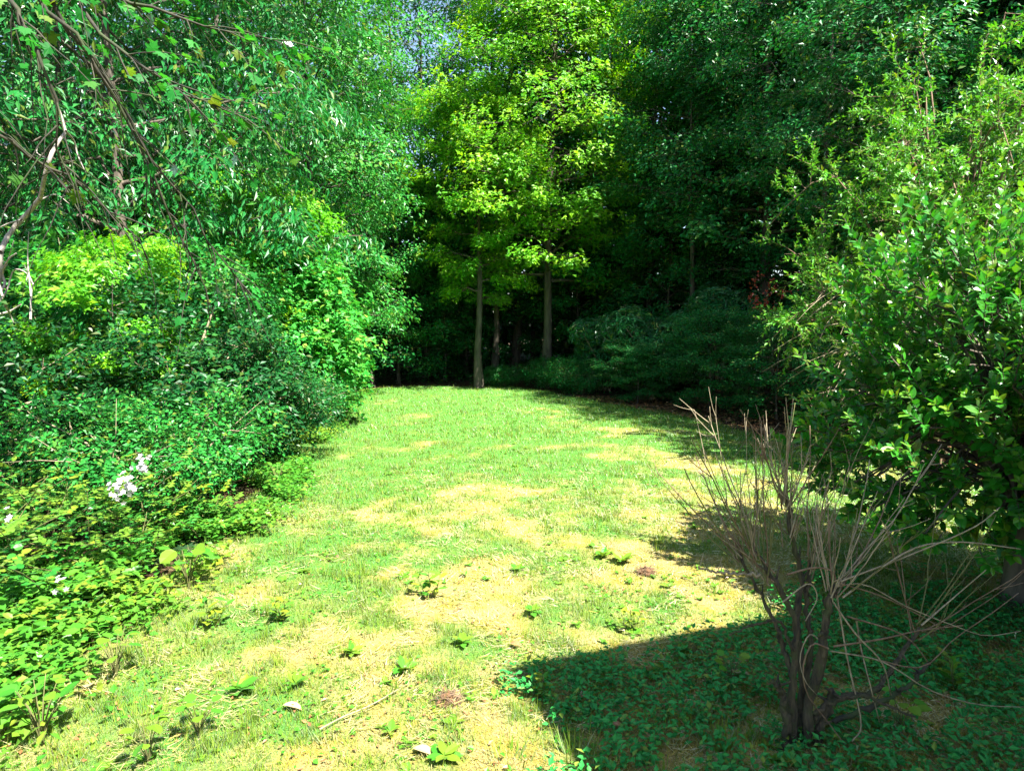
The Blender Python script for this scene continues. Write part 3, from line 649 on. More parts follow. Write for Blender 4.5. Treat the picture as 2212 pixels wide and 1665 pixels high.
def bent(rg, b, d, L, n=6, bend=None, wob=.05):
    s = np.linspace(0, 1, n)[:, None]; d = norm(np.asarray(d, float)); bend = np.array([0, 0, .15]) if bend is None else np.asarray(bend, float)
    p = np.asarray(b) + d * L * s + bend * L * s ** 2; p[1:] += rg.normal(0, wob * L / n, (n - 1, 3)).cumsum(0); return p

def build_laurel():
    rg = np.random.default_rng(61); bx, by = 4.9, 6.0; bz = float(gz(bx, by))
    t = thing('laurel_tree', 'glossy broad-leaved evergreen at the right edge with thick dark trunk', 'tree', (bx, by, bz))
    tb = Tubes(); base = np.array([0, 0, 0.]); L = []
    tb.add(curve([(-.1, 0, -.3), (-.08, 0, .1), (-.05, .02, .6), (0, .05, 1.2)], 8), [.30, .27, .24, .23, .22, .21, .2, .16], 14)
    for k in range(5):
        a = k * 1.3; tb.add(curve([(.10 * math.cos(a), .10 * math.sin(a), -.3), (.12 * math.cos(a), .12 * math.sin(a), .6), (.25 * math.cos(a), .25 * math.sin(a), 1.6), (.5 * math.cos(a), .5 * math.sin(a), 2.9)], 9), np.linspace(.12, .03, 9), 8)
    C = np.array([-.05, .2, 1.85]); R = np.array([1.75, 1.55, 1.62])
    n = 0
    while n < 1650:
        d = norm(rg.normal(0, 1, 3)); q = rg.uniform(.40, .78) if rg.random() < .3 else rg.uniform(.74, 1.0)
        p = C + R * d * q * (1 + .18 * math.sin(3 * d[0] + 5 * d[2]) + .12 * math.sin(7 * d[1] + 4 * d[2]))
        if p[2] < .58 - .2 * p[0]: continue
        n += 1
        dd = d * np.array([1, 1, .8]) + [0, 0, .45] + rg.normal(0, .25, 3)
        ln = rg.uniform(.18, .40) if rg.random() < .88 else rg.uniform(.4, .75)
        path = bent(rg, p, dd, ln, 6, (0, 0, .2)); tb.add(path, np.linspace(.006, .0025, 6), 4)
        if n % 5 == 0: tb.add(curve([C * [.2, .2, .5] + rg.normal(0, .1, 3), (C + p) / 2 + rg.normal(0, .1, 3), p], 6), np.linspace(.022, .007, 6), 5)
        L.append(shoot_leaves(rg, path, int(11 + 20 * ln), .112, tips=.24, spread=.85))
    A = list(cat(L)); A[0] = A[0] + np.array(t.location)
    obj('trunk', tb.mesh('laurel_trunk', 'bark_forest'), t)
    # prefer leaves on the camera's side
    dist = np.linalg.norm(A[0] - CAMP, axis=1); sc = smooth(6.6, 4.8, dist) + .02
    split_leaves(t, 'laurel', A, LEAF_OVAL, LEAF_OVAL_LO, 'leaf_laurel', 300, score=sc)
build_laurel()

def build_arch():
    rg = np.random.default_rng(62); bx, by = 7.9, 12.4; bz = float(gz(bx, by))
    t = thing('arching_shrub', 'tall arching yellow-green shrub with bare twigs behind the glossy laurel', 'shrub', (bx, by, bz))
    tb = Tubes(); tw = Tubes(); L = []
    for k in range(60):
        a = rg.uniform(0, 2 * np.pi); lean = rg.uniform(.12, .75); H = rg.uniform(3.4, 8.4) * (1.08 - .35 * lean)
        out = lean * 4.2; dx, dy = math.cos(a), math.sin(a)
        p = curve([(.3 * dx * lean, .3 * dy * lean, -.2), (.25 * out * dx, .25 * out * dy, H * .5), (.62 * out * dx, .62 * out * dy, H * .88), (out * dx, out * dy, H * rg.uniform(.72, 1.02))], 10)
        p[1:] += rg.normal(0, .05, (9, 3)); tb.add(p, np.linspace(.035, .006, 10), 5)
        for j in range(17):
            f = rg.uniform(.22, 1); b = np.array([np.interp(f, np.linspace(0, 1, 10), p[:, c]) for c in range(3)])
            d = np.array([dx, dy, 0]) * .5 + rg.normal(0, .75, 3) + [0, 0, .35]
            ln = rg.uniform(.45, 1.15); q = bent(rg, b, d, ln, 5, (0, 0, rg.uniform(-.35, .2)), .08)
            tb.add(q, np.linspace(.008, .003, 5), 4)
            for _ in range(2):
                f2 = rg.uniform(.3, 1); b2 = np.array([np.interp(f2, np.linspace(0, 1, 5), q[:, c]) for c in range(3)])
                q2 = bent(rg, b2, rg.normal(0, .8, 3) + d * .6, ln * .5, 4, (0, 0, -.1)); L.append(shoot_leaves(rg, q2, 13, .10, tips=.2, start=0))
            L.append(shoot_leaves(rg, q, 20, .105, tips=.25))
    for k in range(60):     # bare dead twigs low on the lawn side
        b = np.array([rg.uniform(-2.2, -.2), rg.uniform(-1.8, .2), rg.uniform(1.4, 3.4)])
        q = bent(rg, b, (-.9, -.3 + rg.normal(0, .4), rg.normal(-.1, .3)), rg.uniform(.6, 1.5), 6, (0, 0, -.4), .12); tw.add(q, np.linspace(.011, .003, 6), 4)
    A = cat(L)
    obj('stem', tb.mesh('arch_stem', 'twig_brown'), t); obj('dead_twigs', tw.mesh('arch_twig', 'twig_grey'), t, kind='stuff')
    obj('foliage', leaf_mesh('arch_foliage', *A[:4], LEAF_RHOMB, 'leaf_arch', *A[4:]), t, kind='stuff')
build_arch()

def build_rose():
    rg = np.random.default_rng(63); bx, by = -4.75, 6.6
    t = thing('rose_bush', 'wild rose bush with white flower clusters at the left edge', 'bush', (bx, by, 0.))
    tb = Tubes(); L = []; loc = np.array(t.location)
    for k in range(150):
        b = np.array([rg.uniform(-1.9, 1.0), rg.uniform(-1.2, 1.9), 0.])
        lim = 1.0 - .55 * smooth(0, 1.0, b[0]) ; H = rg.uniform(.55, 1.4) * lim
        d = np.array([rg.normal(.1, .35), rg.normal(-.15, .35), 1.]); p = bent(rg, b, d, H, 8, (rg.normal(.1, .25), rg.normal(-.1, .25), -.15)); tb.add(p, np.linspace(.009, .003, 8), 5)
        for j in range(9):       # pinnate leaves: petiole with paired leaflets
            f = .25 + .75 * (j + rg.random()) / 9; q = np.array([np.interp(f, np.linspace(0, 1, 8), p[:, c]) for c in range(3)])
            a = j * 2.4 + rg.random(); dd = np.array([math.cos(a), math.sin(a), .35]) + rg.normal(0, .15, 3); dd = dd / np.linalg.norm(dd)
            ln = rg.uniform(.11, .18); sd = norm(np.cross(dd, [0, 0, 1.])); ups = np.cross(sd, dd)
            tint = float(smooth(.55, 1., f)) * rg.uniform(.3, 1)
            for m in range(3):
                for sg in (-1, 1):
                    L.append((q + dd * ln * (.35 + .28 * m), dd * .5 + sd * sg * .9 - np.array([0, 0, .12]), ups + rg.normal(0, .25, 3), .066 * rg.uniform(.8, 1.15), rg.random(), tint))
            L.append((q + dd * ln * 1.05, dd, ups + rg.normal(0, .2, 3), .074, rg.random(), tint))
    A = [np.array([l[i] for l in L]) for i in range(6)]
    obj('stem', tb.mesh('rose_stem', 'twig_green'), t)
    A[0] = A[0] + loc; split_leaves(t, 'rose', A, LEAF_ROUND, LEAF_WIDE, 'leaf_rose', 300)
    for (px, py, Y, n) in ((305, 1000, 6.0, 52), (278, 1042, 5.7, 52), (251, 1058, 5.5, 44), (128, 1258, 5.2, 12), (12, 1112, 5.6, 8)):
        c = at(px, py, Y) - loc
        fl = bpy.data.objects.new('flower_cluster', None); COL.objects.link(fl); fl.parent = t; fl.location = [float(v) for v in c]; fl.empty_display_size = .05
        for q in range(n // 2):
            v = rg.normal(0, 1, 3) * [.032, .032, .05]
            nrm = norm(v * 8 + [0, -.5, .4]); a = norm(np.cross(nrm, [.3, .1, .9])); b = np.cross(nrm, a); th = np.arange(5) / 5 * 6.283
            D = a * np.cos(th)[:, None] + b * np.sin(th)[:, None] + nrm * .3
            obj('blossom', leaf_mesh('blossom', np.tile(v, (5, 1)), D, np.tile(nrm, (5, 1)), np.full(5, .026), LEAF_WIDE, 'petal_white', rg.random(5), np.zeros(5)), fl)
build_rose()

def build_overhang():
    rg = np.random.default_rng(64)
    base = np.array([-6.3, 4.2, 0.]); t = thing('maple_tree', 'near maple leaning in from the left with mossy branches hanging across the top', 'tree', tuple(base))
    tb = Tubes(); tb.add(curve([base * 0 + [0, 0, -.3], (.1, .05, 2.4), (.35, .1, 5.0), (.9, .3, 7.4), (1.4, .3, 9.5)], 12), np.linspace(.26, .09, 12), 10)
    obj('trunk', tb.mesh('overhang_trunk', 'bark_moss'), t)
    roots = [((-60, -420, 4.3), (60, -60, 4.4), (185, 110, 4.6), (290, 290, 4.9), (395, 520, 5.3), (455, 700, 5.6)),
             ((-160, -420, 4.2), (10, -30, 4.2), (70, 90, 4.2), (120, 260, 4.3), (150, 420, 4.5)),
             ((-40, -420, 4.5), (95, -30, 4.7), (225, 150, 5.0), (330, 330, 5.3), (430, 480, 5.7), (540, 640, 6.1)),
             ((80, -420, 4.8), (200, -60, 5.0), (330, 20, 5.1), (450, 60, 5.3), (575, 90, 5.5)),
             ((20, -420, 4.6), (140, -60, 4.7), (260, 120, 4.7), (400, 200, 4.8), (520, 250, 5.0)),
             ((-300, -100, 4.5), (-60, 230, 4.6), (60, 330, 4.8), (200, 420, 5.2), (330, 560, 5.6))]
    L = []
    for ri, rt in enumerate(roots):
        pts = np.array([at(*q) for q in rt]) - base
        p0 = np.array([.6, .2, 6.2 + .25 * ri]) if ri != 5 else np.array([.2, .1, 4.2])
        p = curve(np.vstack([p0, pts]), 16); p[2:] += rg.normal(0, .018, (14, 3))
        b = Tubes(); b.add(p, np.linspace(.022, .004, 16), 7)
        for j in range(22):
            f = rg.uniform(.35, 1); s = np.linspace(0, 1, 16); q = np.array([np.interp(f, s, p[:, c]) for c in range(3)])
            tv = norm(np.array([np.interp(min(f + .05, 1), s, p[:, c]) - np.interp(max(f - .05, 0), s, p[:, c]) for c in range(3)]))
            d = tv * .8 + rg.normal(0, .55, 3) + [0, 0, -.25]; ln = rg.uniform(.25, .8)
            w = bent(rg, q, d, ln, 6, (0, 0, -.25), .10); b.add(w, np.linspace(.006, .0018, 6), 4)
            if ri in (3, 4) or rg.random() < .3:
                m = rg.integers(3, 7) if ri in (3, 4) else rg.integers(1, 4)
                L.append(shoot_leaves(rg, w, m, .085, tips=.05, spread=.7, start=.35, droopz=.3))
        obj('branch', b.mesh('overhang_branch', 'bark_moss'), t)
    # crown above the frame
    C = np.array([.8, .4, 8.6]) + rg.normal(0, 1, (260, 3)) * [1.5, 1.5, 1.3]; C = C[C[:, 2] > 6.6]
    A2 = spray_leaves(rg, C, rg.normal(0, 1, C.shape), .6 * np.ones(len(C)), 30, .12)
    obj('crown', leaf_mesh('overhang_crown', *A2[:4], LEAF_MAPLE_LO, 'leaf_forest', *A2[4:]), t)
    A = list(cat(L)); A[0] = A[0] + base
    split_leaves(t, 'overhang', A, LEAF_MAPLE, LEAF_MAPLE, 'leaf_overhang', 300, rest='leaves')
build_overhang()

def build_dead_branch():
    t0 = at(-60, 690, 7.0); base = np.array([t0[0], t0[1], float(gz(t0[0], t0[1]))])
    t = thing('dead_tree', 'bleached bare dead branches bending up at the left edge', 'dead tree', tuple(base))
    def pth(l, Y): return np.array([at(a, b, Y + .3 * math.sin(i)) for i, (a, b) in enumerate(l)]) - base
    tk = Tubes(); tk.add(curve(np.vstack([[[0, 0, -.3]], pth([(-40, 760), (-12, 640), (0, 545)], 7.0)]), 9), np.linspace(.07, .035, 9), 8); obj('trunk', tk.mesh('dead_trunk', 'bark_pale'), t)
    for l, r in (([(0, 545), (21, 503), (46, 475), (85, 432), (96, 383), (106, 344), (124, 308), (142, 283), (128, 241), (117, 213), (80, 110)], .03),
                 ([(142, 283), (160, 305), (168, 335), (185, 372)], .012), ([(46, 475), (20, 482), (-20, 500)], .012),
                 ([(-12, 640), (10, 615), (5, 588), (18, 560), (35, 547)], .018), ([(-10, 660), (14, 628), (30, 583), (58, 590), (57, 605)], .012),
                 ([(-10, 680), (20, 672), (46, 657)], .014), ([(12, 660), (22, 680), (30, 697)], .012), ([(66, 690), (67, 640), (72, 615), (88, 594)], .012),
                 ([(72, 615), (64, 596), (52, 570)], .008), ([(67, 640), (60, 560), (62, 500)], .009), ([(-20, 590), (15, 572), (0, 560)], .01),
                 ([(5, 640), (-2, 600), (12, 575), (30, 520)], .011), ([(85, 432), (120, 420), (150, 440)], .008), ([(106, 344), (80, 330), (85, 310)], .008)):
        tb = Tubes(); p = curve(pth(l, 7.0), 14); tb.add(p, np.linspace(r, r * .35, 14), 6); obj('branch', tb.mesh('dead_limb', 'bark_pale'), t)
build_dead_branch()

def build_bare_shrub():
    rg = np.random.default_rng(65); b0 = gnd(1725, 1612); base = np.array([b0[0], b0[1], 0.])
    t = thing('pruned_shrub', 'leafless cut-back shrub with thin upright shoots in the shaded corner', 'shrub', tuple(base))
    def L(l, dY=0): return np.array([at(a, b, base[1] + y) for a, b, y in l]) - base
    big = [([(1718, 1640, 0), (1712, 1540, 0), (1715, 1450, 0), (1722, 1370, .02), (1700, 1300, .05), (1660, 1235, .08), (1632, 1190, .10)], .036, .012, 'bark_shrub'),
           ([(1738, 1640, 0), (1748, 1530, -.04), (1775, 1410, -.08), (1786, 1330, -.08), (1800, 1262, -.06)], .042, .024, 'bark_shrub'),
           ([(1728, 1600, .04), (1730, 1450, .08), (1722, 1330, .15), (1730, 1250, .2), (1708, 1150, .22), (1698, 1075, .25)], .030, .013, 'bark_shrub'),
           ([(1735, 1560, .03), (1752, 1400, .12), (1742, 1300, .2), (1748, 1210, .26)], .028, .012, 'bark_shrub'),
           ([(1750, 1560, 0), (1800, 1510, -.05), (1890, 1489, -.02), (1940, 1420, .1), (1984, 1357, .16)], .026, .013, 'bark_shrub'),
           ([(1800, 1560, .05), (1946, 1493, .15), (2006, 1429, .2)], .022, .014, 'bark_moss'),
           ([(1760, 1540, -.05), (1827, 1504, -.1), (1899, 1514, -.14), (1975, 1548, -.2)], .019, .006, 'bark_shrub'),
           ([(1720, 1420, 0), (1683, 1345, -.04), (1636, 1347, -.1), (1572, 1371, -.18)], .013, .005, 'bark_shrub'),
           ([(1715, 1470, 0), (1690, 1390, .1), (1650, 1300, .15), (1600, 1200, .2)], .022, .010, 'bark_shrub'),
           ([(1690, 1640, -.03), (1700, 1560, -.05), (1690, 1500, -.06), (1668, 1470, -.1)], .040, .015, 'bark_shrub'),
           ([(1755, 1640, .03), (1768, 1580, .0), (1790, 1520, -.04), (1800, 1490, -.05)], .045, .02, 'bark_shrub'),
           ([(1640, 1240, .08), (1560, 1238, .0), (1510, 1225, -.1)], .012, .005, 'twig_grey')]
    for l, r0, r1, m in big:
        tb = Tubes(); p = curve(L(l), 26); p[1:] += rg.normal(0, .006, (25, 3)); tb.add(p, .8 * np.linspace(r0, r1, 26) * (1 + .10 * rg.normal(0, 1, 26)), 11, .13, int(rg.integers(1e6)))
        # broken snags on the limb
        for _ in range(5):
            i = rg.integers(6, 25); tb.add(bent(rg, p[i], rg.normal(0, 1, 3) + [0, 0, .5], rg.uniform(.04, .09), 3), [r1 * .6, r1 * .5, r1 * .35], 5)
        obj('limb', tb.mesh('shrub_limb', m), t)
    nodes = [((1632, 1190, .10), 19, (-55, 15)), ((1698, 1078, .25), 20, (-32, 28)), ((1800, 1264, -.06), 18, (-15, 58)), ((1748, 1212, .26), 12, (-15, 45)),
             ((1600, 1200, .2), 9, (-50, -2)), ((1984, 1357, .16), 8, (-30, 60)), ((1708, 1150, .22), 9, (-40, 35)), ((1660, 1235, .08), 8, (-50, 10))]
    for (nx, ny, nd), cnt, (a0, a1) in nodes:
        q0 = L([(nx, ny, nd)])[0]
        for k in range(cnt):
            a = math.radians(rg.uniform(a0, a1)); ln = rg.uniform(.3, .95)
            if a > .6: ln *= 1.25
            if ny < 1160: ln *= .62
            d = np.array([math.sin(a), rg.normal(.05, .35), math.cos(a)]); st = q0 + rg.normal(0, .02, 3) - np.array([0, 0, rg.uniform(0, .08)])
            p = bent(rg, st, d, ln, 9, (-.12 * math.sin(a), 0, rg.uniform(-.08, .16)), .06)
            tb = Tubes(); r = rg.uniform(.0028, .0062); tb.add(p, np.linspace(r, r * .5, 9), 5)
            for _ in range(rg.integers(1, 6)):
                i = rg.integers(2, 9); tb.add(bent(rg, p[i], d + rg.normal(0, .5, 3), rg.uniform(.05, .25), 4), np.linspace(r * .6, r * .3, 4), 4)
            obj('shoot', tb.mesh('shrub_shoot', rg.choice(['twig_brown', 'twig_grey', 'twig_grey', 'twig_green'])), t)
    arch = [[(1812, 1265), (1870, 1262), (1960, 1310), (2060, 1350), (2130, 1372), (2205, 1362)], [(1810, 1258), (1900, 1285), (1990, 1330), (2040, 1360)],
            [(1790, 1400), (1755, 1390), (1735, 1440), (1745, 1500), (1790, 1560), (1850, 1640)], [(1775, 1385), (1748, 1370), (1728, 1420), (1740, 1470), (1765, 1500)],
            [(1800, 1300), (1850, 1370), (1905, 1430), (1925, 1500)], [(1850, 1340), (1860, 1400), (1880, 1480), (1900, 1560)],
            [(1795, 1405), (1880, 1420), (1930, 1440), (2010, 1490), (2110, 1520), (2212, 1526)], [(1800, 1395), (1900, 1380), (1990, 1360), (2080, 1350)],
            [(1700, 1240), (1760, 1225), (1800, 1235), (1806, 1270)], [(1690, 1300), (1745, 1260), (1765, 1290), (1740, 1340)],
            [(1990, 1350), (2060, 1290), (2130, 1230)], [(1880, 1420), (1990, 1440), (2060, 1380), (2140, 1325), (2200, 1280)],
            [(1830, 1330), (1950, 1370), (2010, 1435)], [(1820, 1290), (1960, 1190), (2070, 1170), (2205, 1185)], [(1815, 1255), (1960, 1200), (2100, 1140), (2160, 1095)],
            [(1805, 1270), (1830, 1420), (1860, 1560), (1840, 1600)], [(1500, 1540), (1505, 1530), (1520, 1500)]][:-1]
    for l in arch:
        p = curve(L([(a, b, -.08 + .06 * math.sin(i * 1.7 + a)) for i, (a, b) in enumerate(l)]), 14); tb = Tubes(); r = rg.uniform(.004, .0075)
        tb.add(p, np.linspace(r, r * .5, 14), 5); obj('shoot', tb.mesh('shrub_shoot', rg.choice(['twig_grey', 'twig_brown', 'twig_grey'])), t)
build_bare_shrub()

# ------------------------------------------------------------------ grass, ground cover, undergrowth (nobody could count these)
def surf_z(x, y):
    near = smooth(1, 4, y) * (1 - smooth(14, 25, y)); return gz(x, y) + near * (fbm(x * 3.1, y * 3.1, 21, 3) - .5) * .05
BLADE = T_([(-.5, 0, 0), (.5, 0, 0), (0, 1, 0)], [(0, 1, 2)])
def build_grass():
    rg = np.random.default_rng(71); VV = []; FF = []; RR = []; TT = []; off = 0
    def zone(n, y0, y1, h, w, straw_lift):
        nonlocal off
        y = rg.uniform(y0 ** .5, y1 ** .5, n) ** 2; x = rg.uniform(-1, 1, n) * (y * .80 + .8)
        lm = lawn_mask(x, y); g = green_mask(x, y); keep = rg.random(n) < lm
        x, y, g = x[keep], y[keep], g[keep]; n = len(x); z = surf_z(x, y)
        isg = rg.random(n) < np.clip(.06 + .95 * smooth(.08, .85, g), 0, .98); clump = fbm(x * 5.3 + y * 1.7, y * 5.1 - x, 55, 3)
        hh = h * rg.uniform(.45, 1.3, n) * np.where(isg, .8 + 1.5 * smooth(.48, .72, clump), .7); ww = w * rg.uniform(.7, 1.3, n)
        az = rg.uniform(0, 6.283, n); lean = np.where(isg, rg.uniform(.1, .9, n), rg.uniform(.5, 2.6, n))
        D = norm(np.c_[np.cos(az) * lean, np.sin(az) * lean, np.ones(n)]); X = norm(np.c_[-np.sin(az), np.cos(az), rg.normal(0, .3, n)])
        P = np.c_[x, y, z - .004]; tv, tf = BLADE
        V = P[:, None] + X[:, None] * (tv[None, :, 0:1] * ww[:, None, None]) + D[:, None] * (tv[None, :, 1:2] * hh[:, None, None])
        VV.append(V.reshape(-1, 3)); FF.append((tf[None] + (np.arange(n) * 3)[:, None, None]).reshape(-1, 3) + off); off += 3 * n
        RR.append(np.repeat(rg.random(n), 3)); TT.append(np.repeat(np.where(isg, rg.uniform(0, .35, n), rg.uniform(.75, 1, n)), 3))
    zone(260000, 3.2, 8, .046, .0058, 0); zone(190000, 8, 15, .050, .010, 0); zone(170000, 15, 29, .055, .017, 0)
    # flattened thatch: long pale dead blades in drifts
    n = 60000; y = rg.uniform(3.2 ** .5, 12 ** .5, n) ** 2; x = rg.uniform(-1, 1, n) * (y * .80 + .8); k = (rg.random(n) < lawn_mask(x, y)) & (fbm(x * 2.9 + y, y * 2.7 - .6 * x, 57, 4) > .52); x, y = x[k], y[k]; n = len(x)
    az = fbm(x * 1.5, y * 1.5, 58, 2) * 9 + rg.normal(0, .8, n); D = norm(np.c_[np.cos(az), np.sin(az), rg.uniform(-.02, .35, n)]); X = norm(np.c_[-np.sin(az), np.cos(az), rg.normal(0, .3, n)]); hh = rg.uniform(.05, .13, n); ww = rg.uniform(.003, .006, n) * np.interp(y, [3, 12], [1, 2])
    V = np.c_[x, y, surf_z(x, y) + rg.uniform(.004, .035, n)][:, None] + X[:, None] * (BLADE[0][None, :, 0:1] * ww[:, None, None]) + D[:, None] * (BLADE[0][None, :, 1:2] * hh[:, None, None])
    VV.append(V.reshape(-1, 3)); FF.append((BLADE[1][None] + (np.arange(n) * 3)[:, None, None]).reshape(-1, 3) + off); off += 3 * n; RR.append(np.repeat(rg.random(n), 3)); TT.append(np.repeat(rg.uniform(.8, 1, n), 3))
    # taller tufts
    tx, ty = [], []
    for q in range(230):
        b = rg.uniform(1.8, 4.5) ** 2; a = rg.uniform(-.8, .8) * b
        if rg.random() < lawn_mask(a, b) * smooth(.38, .6, fbm(a * .8, b * .8, 59, 3)): tx.append(a); ty.append(b)
    nsmall = len(tx)
    for (px, py) in ((440, 1400), (890, 1165), (1040, 1205), (1650, 1000), (1240, 1640), (1290, 1090), (520, 1235), (780, 1240), (410, 1370), (330, 1420), (560, 1330), (1480, 1560), (1560, 1600), (700, 1240), (1100, 1640), (1345, 1150), (860, 1010), (1420, 1190), (300, 1560), (640, 1190)):
        a, b = gnd(px, py); tx.append(a); ty.append(b)
    for ti_, (a, b) in enumerate(zip(tx, ty)):
        n = 70 if ti_ >= nsmall else 34; r = .09 if ti_ >= nsmall else rg.uniform(.03, .12); x = a + rg.normal(0, r, n); y = b + rg.normal(0, r, n); az = np.arctan2(y - b, x - a) + rg.normal(0, .5, n); lean = rg.uniform(.1, .9, n)
        D = norm(np.c_[np.cos(az) * lean, np.sin(az) * lean, np.ones(n)]); X = norm(np.c_[-np.sin(az), np.cos(az), np.zeros(n)]); hh = rg.uniform(.08, .20, n) * (1 if ti_ >= nsmall else rg.uniform(.4, .9)); ww = np.full(n, .0065 * max(1, b / 8))
        tv, tf = BLADE; P = np.c_[x, y, surf_z(x, y) - .004]
        V = P[:, None] + X[:, None] * (tv[None, :, 0:1] * ww[:, None, None]) + D[:, None] * (tv[None, :, 1:2] * hh[:, None, None])
        VV.append(V.reshape(-1, 3)); FF.append((tf[None] + (np.arange(n) * 3)[:, None, None]).reshape(-1, 3) + off); off += 3 * n
        RR.append(np.repeat(rg.random(n), 3)); TT.append(np.repeat(rg.uniform(0, .3, n), 3))
    obj('grass', raw_mesh('grass', np.concatenate(VV), np.concatenate(FF), 'grass_blade', np.concatenate(RR), np.concatenate(TT)), kind='stuff',
        label='short patchy grass, straw yellow near and greener farther back', category='grass')
build_grass()
def cover(name, seed, pts, hgt, ls, tpl, mat, label, young=.15, nl=1):
    rg = np.random.default_rng(seed); x, y = pts; n = len(x)
    P = np.c_[x, y, surf_z(x, y) + hgt * rg.random(n) ** .8]; az = rg.uniform(0, 6.283, n)
    D = np.c_[np.cos(az), np.sin(az), rg.normal(.1, .35, n)]; Nn = np.array([0, 0, 1.]) + rg.normal(0, .38, (n, 3)); S = ls * rg.uniform(.55, 1.3, n)
    ti = np.clip((vnoise(x * 1.3, y * 1.3, seed) - (1 - young)) / young, 0, 1) * rg.random(n)
    return obj(name, leaf_mesh(name, P, D, Nn, S, tpl, mat, rg.random(n), ti), kind='stuff', label=label, category='ground cover')
rg = np.random.default_rng(81)
# leafy weeds in the shaded right corner
n = 44000; y = rg.uniform(3.0, 6.8, n); x = rg.uniform(-.1, 6.4, n); k = ((fbm(x * 2.6, y * 2.6, 91, 4) + .16 * smooth(.2, 1.6, x) - .2 * smooth(5.2, 6.6, y)) > .50) & ((y < 4.8 + .36 * (x - .1)) | (x > 2.4))
cover('shade_weeds', 82, (x[k], y[k]), .13, .052, LEAF_RHOMB, 'leaf_cover', 'low leafy weeds carpeting the shaded corner under the cut-back shrub')
# clover and broadleaf specks through the lawn
n = 30000; y = rg.uniform(1.8, 4.6, n) ** 2; x = rg.uniform(-1, 1, n) * (y * .8 + .5); g = green_mask(x, y); k = (rg.random(n) < lawn_mask(x, y) * (.25 + .75 * smooth(.3, .7, g))) & (fbm(x * 2.1, y * 2.1, 95, 3) > .50)
cover('clover', 83, (x[k], y[k]), .035, .036, LEAF_WIDE, 'leaf_weed', 'clover and small broadleaf weeds scattered through the lawn', young=.35)
# bright vine and weeds along the left lawn edge
n = 60000; y = rg.uniform(2.6 ** .5, 26 ** .5, n) ** 2; u = rg.normal(0, .5, n); x = edge_l(y) + .05 + u * (.5 + .5 * smooth(.1, -.1, u)) - .15 - 1.6 * rg.random(n) * smooth(9, 4, y); k = (fbm(x * 1.2 + .5 * y, y * 1.2, 96, 3) - .12 * smooth(8, 5, y) * smooth(-.6, .1, x - edge_l(y))) > .46
cover('edge_weeds', 84, (x[k], y[k]), .22, .070, LEAF_WIDE, 'leaf_weed', 'bright broad-leaved weeds trailing along the left lawn edge', young=.4)
n = 9000; y = rg.uniform(3.9, 6.8, n); x = edge_l(y) - .45 - .5 * smooth(4.9, 4.1, y) + .3 * rg.normal(0, 1, n) * (rg.random(n) < .5) - 2.6 * rg.random(n); k = fbm(x * 1.7, y * 1.7, 98, 3) > .36
cover('corner_weeds', 86, (x[k], y[k]), .34, .105, LEAF_OVAL_LO, 'leaf_weed', 'tangle of bright yellow-green broad leaves in the lower left corner', young=.6)
n = 5200; y = rg.uniform(1.75, 3.6, n) ** 2; x = rg.uniform(-1, 1, n) * (y * .8 + .4); k = (rg.random(n) < lawn_mask(x, y)) & (fbm(x * 1.1, y * 1.1, 99, 3) > .47); x, y = x[k], y[k]; n = len(x); az_ = rg.uniform(0, 6.283, n)
obj('dead_leaf_bits', leaf_mesh('dead_leaf_bits', np.c_[x, y, surf_z(x, y) + .018], np.c_[np.cos(az_), np.sin(az_), rg.normal(0, .3, n)], np.array([0, 0, 1.]) + rg.normal(0, .4, (n, 3)), rg.uniform(.012, .05, n), LEAF_RHOMB, 'leaf_dead', rg.random(n), np.zeros(n)),
    kind='stuff', label='small brown leaf fragments strewn over the straw lawn', category='leaf litter')
n = 1700; y = rg.uniform(1.8, 4.0, n) ** 2; x = rg.uniform(-1, 1, n) * (y * .8 + .4); k = rg.random(n) < lawn_mask(x, y) * smooth(.35, .6, fbm(x * .9, y * .9, 101, 3)); x, y = x[k], y[k]
m = 9; X_ = np.repeat(x, m); Y_ = np.repeat(y, m); az_ = rg.uniform(0, 6.283, len(X_)); el_ = rg.uniform(.05, .8, len(X_)); sz = np.repeat(rg.choice([.022, .032, .045, .06, .085], len(x), p=[.3, .3, .2, .14, .06]), m) * rg.uniform(.7, 1.2, len(X_))
obj('small_weeds', leaf_mesh('small_weeds', np.c_[X_, Y_, surf_z(X_, Y_) + .01], np.c_[np.cos(az_), np.sin(az_), el_], np.array([0, 0, 1.]) - .3 * np.c_[np.cos(az_), np.sin(az_), 0 * az_] + rg.normal(0, .2, (len(X_), 3)), sz, LEAF_OVAL_LO, 'leaf_weed', rg.random(len(X_)), rg.random(len(X_)) * .4),
    kind='stuff', label='small rosettes of green weeds dotted all over the lawn', category='ground cover')
# forest floor undergrowth on both banks
n = 110000; y = rg.uniform(8, 62, n); x = rg.uniform(-20, 30, n); out = (x < edge_l(y) - .6) | (x > edge_r(y) + .3) | (y > 28.6)
lit = (x > edge_r(y) + .3) & (x < edge_r(y) + 2.6) & (y > 12.5) & (y < 17.5)
k = out & ~lit & (fbm(x * .8, y * .8, 97, 3) > .42)
cover('undergrowth', 85, (x[k], y[k]), .55, .15, LEAF_RHOMB, 'leaf_dark', 'dark green undergrowth covering the woodland floor', young=.1)
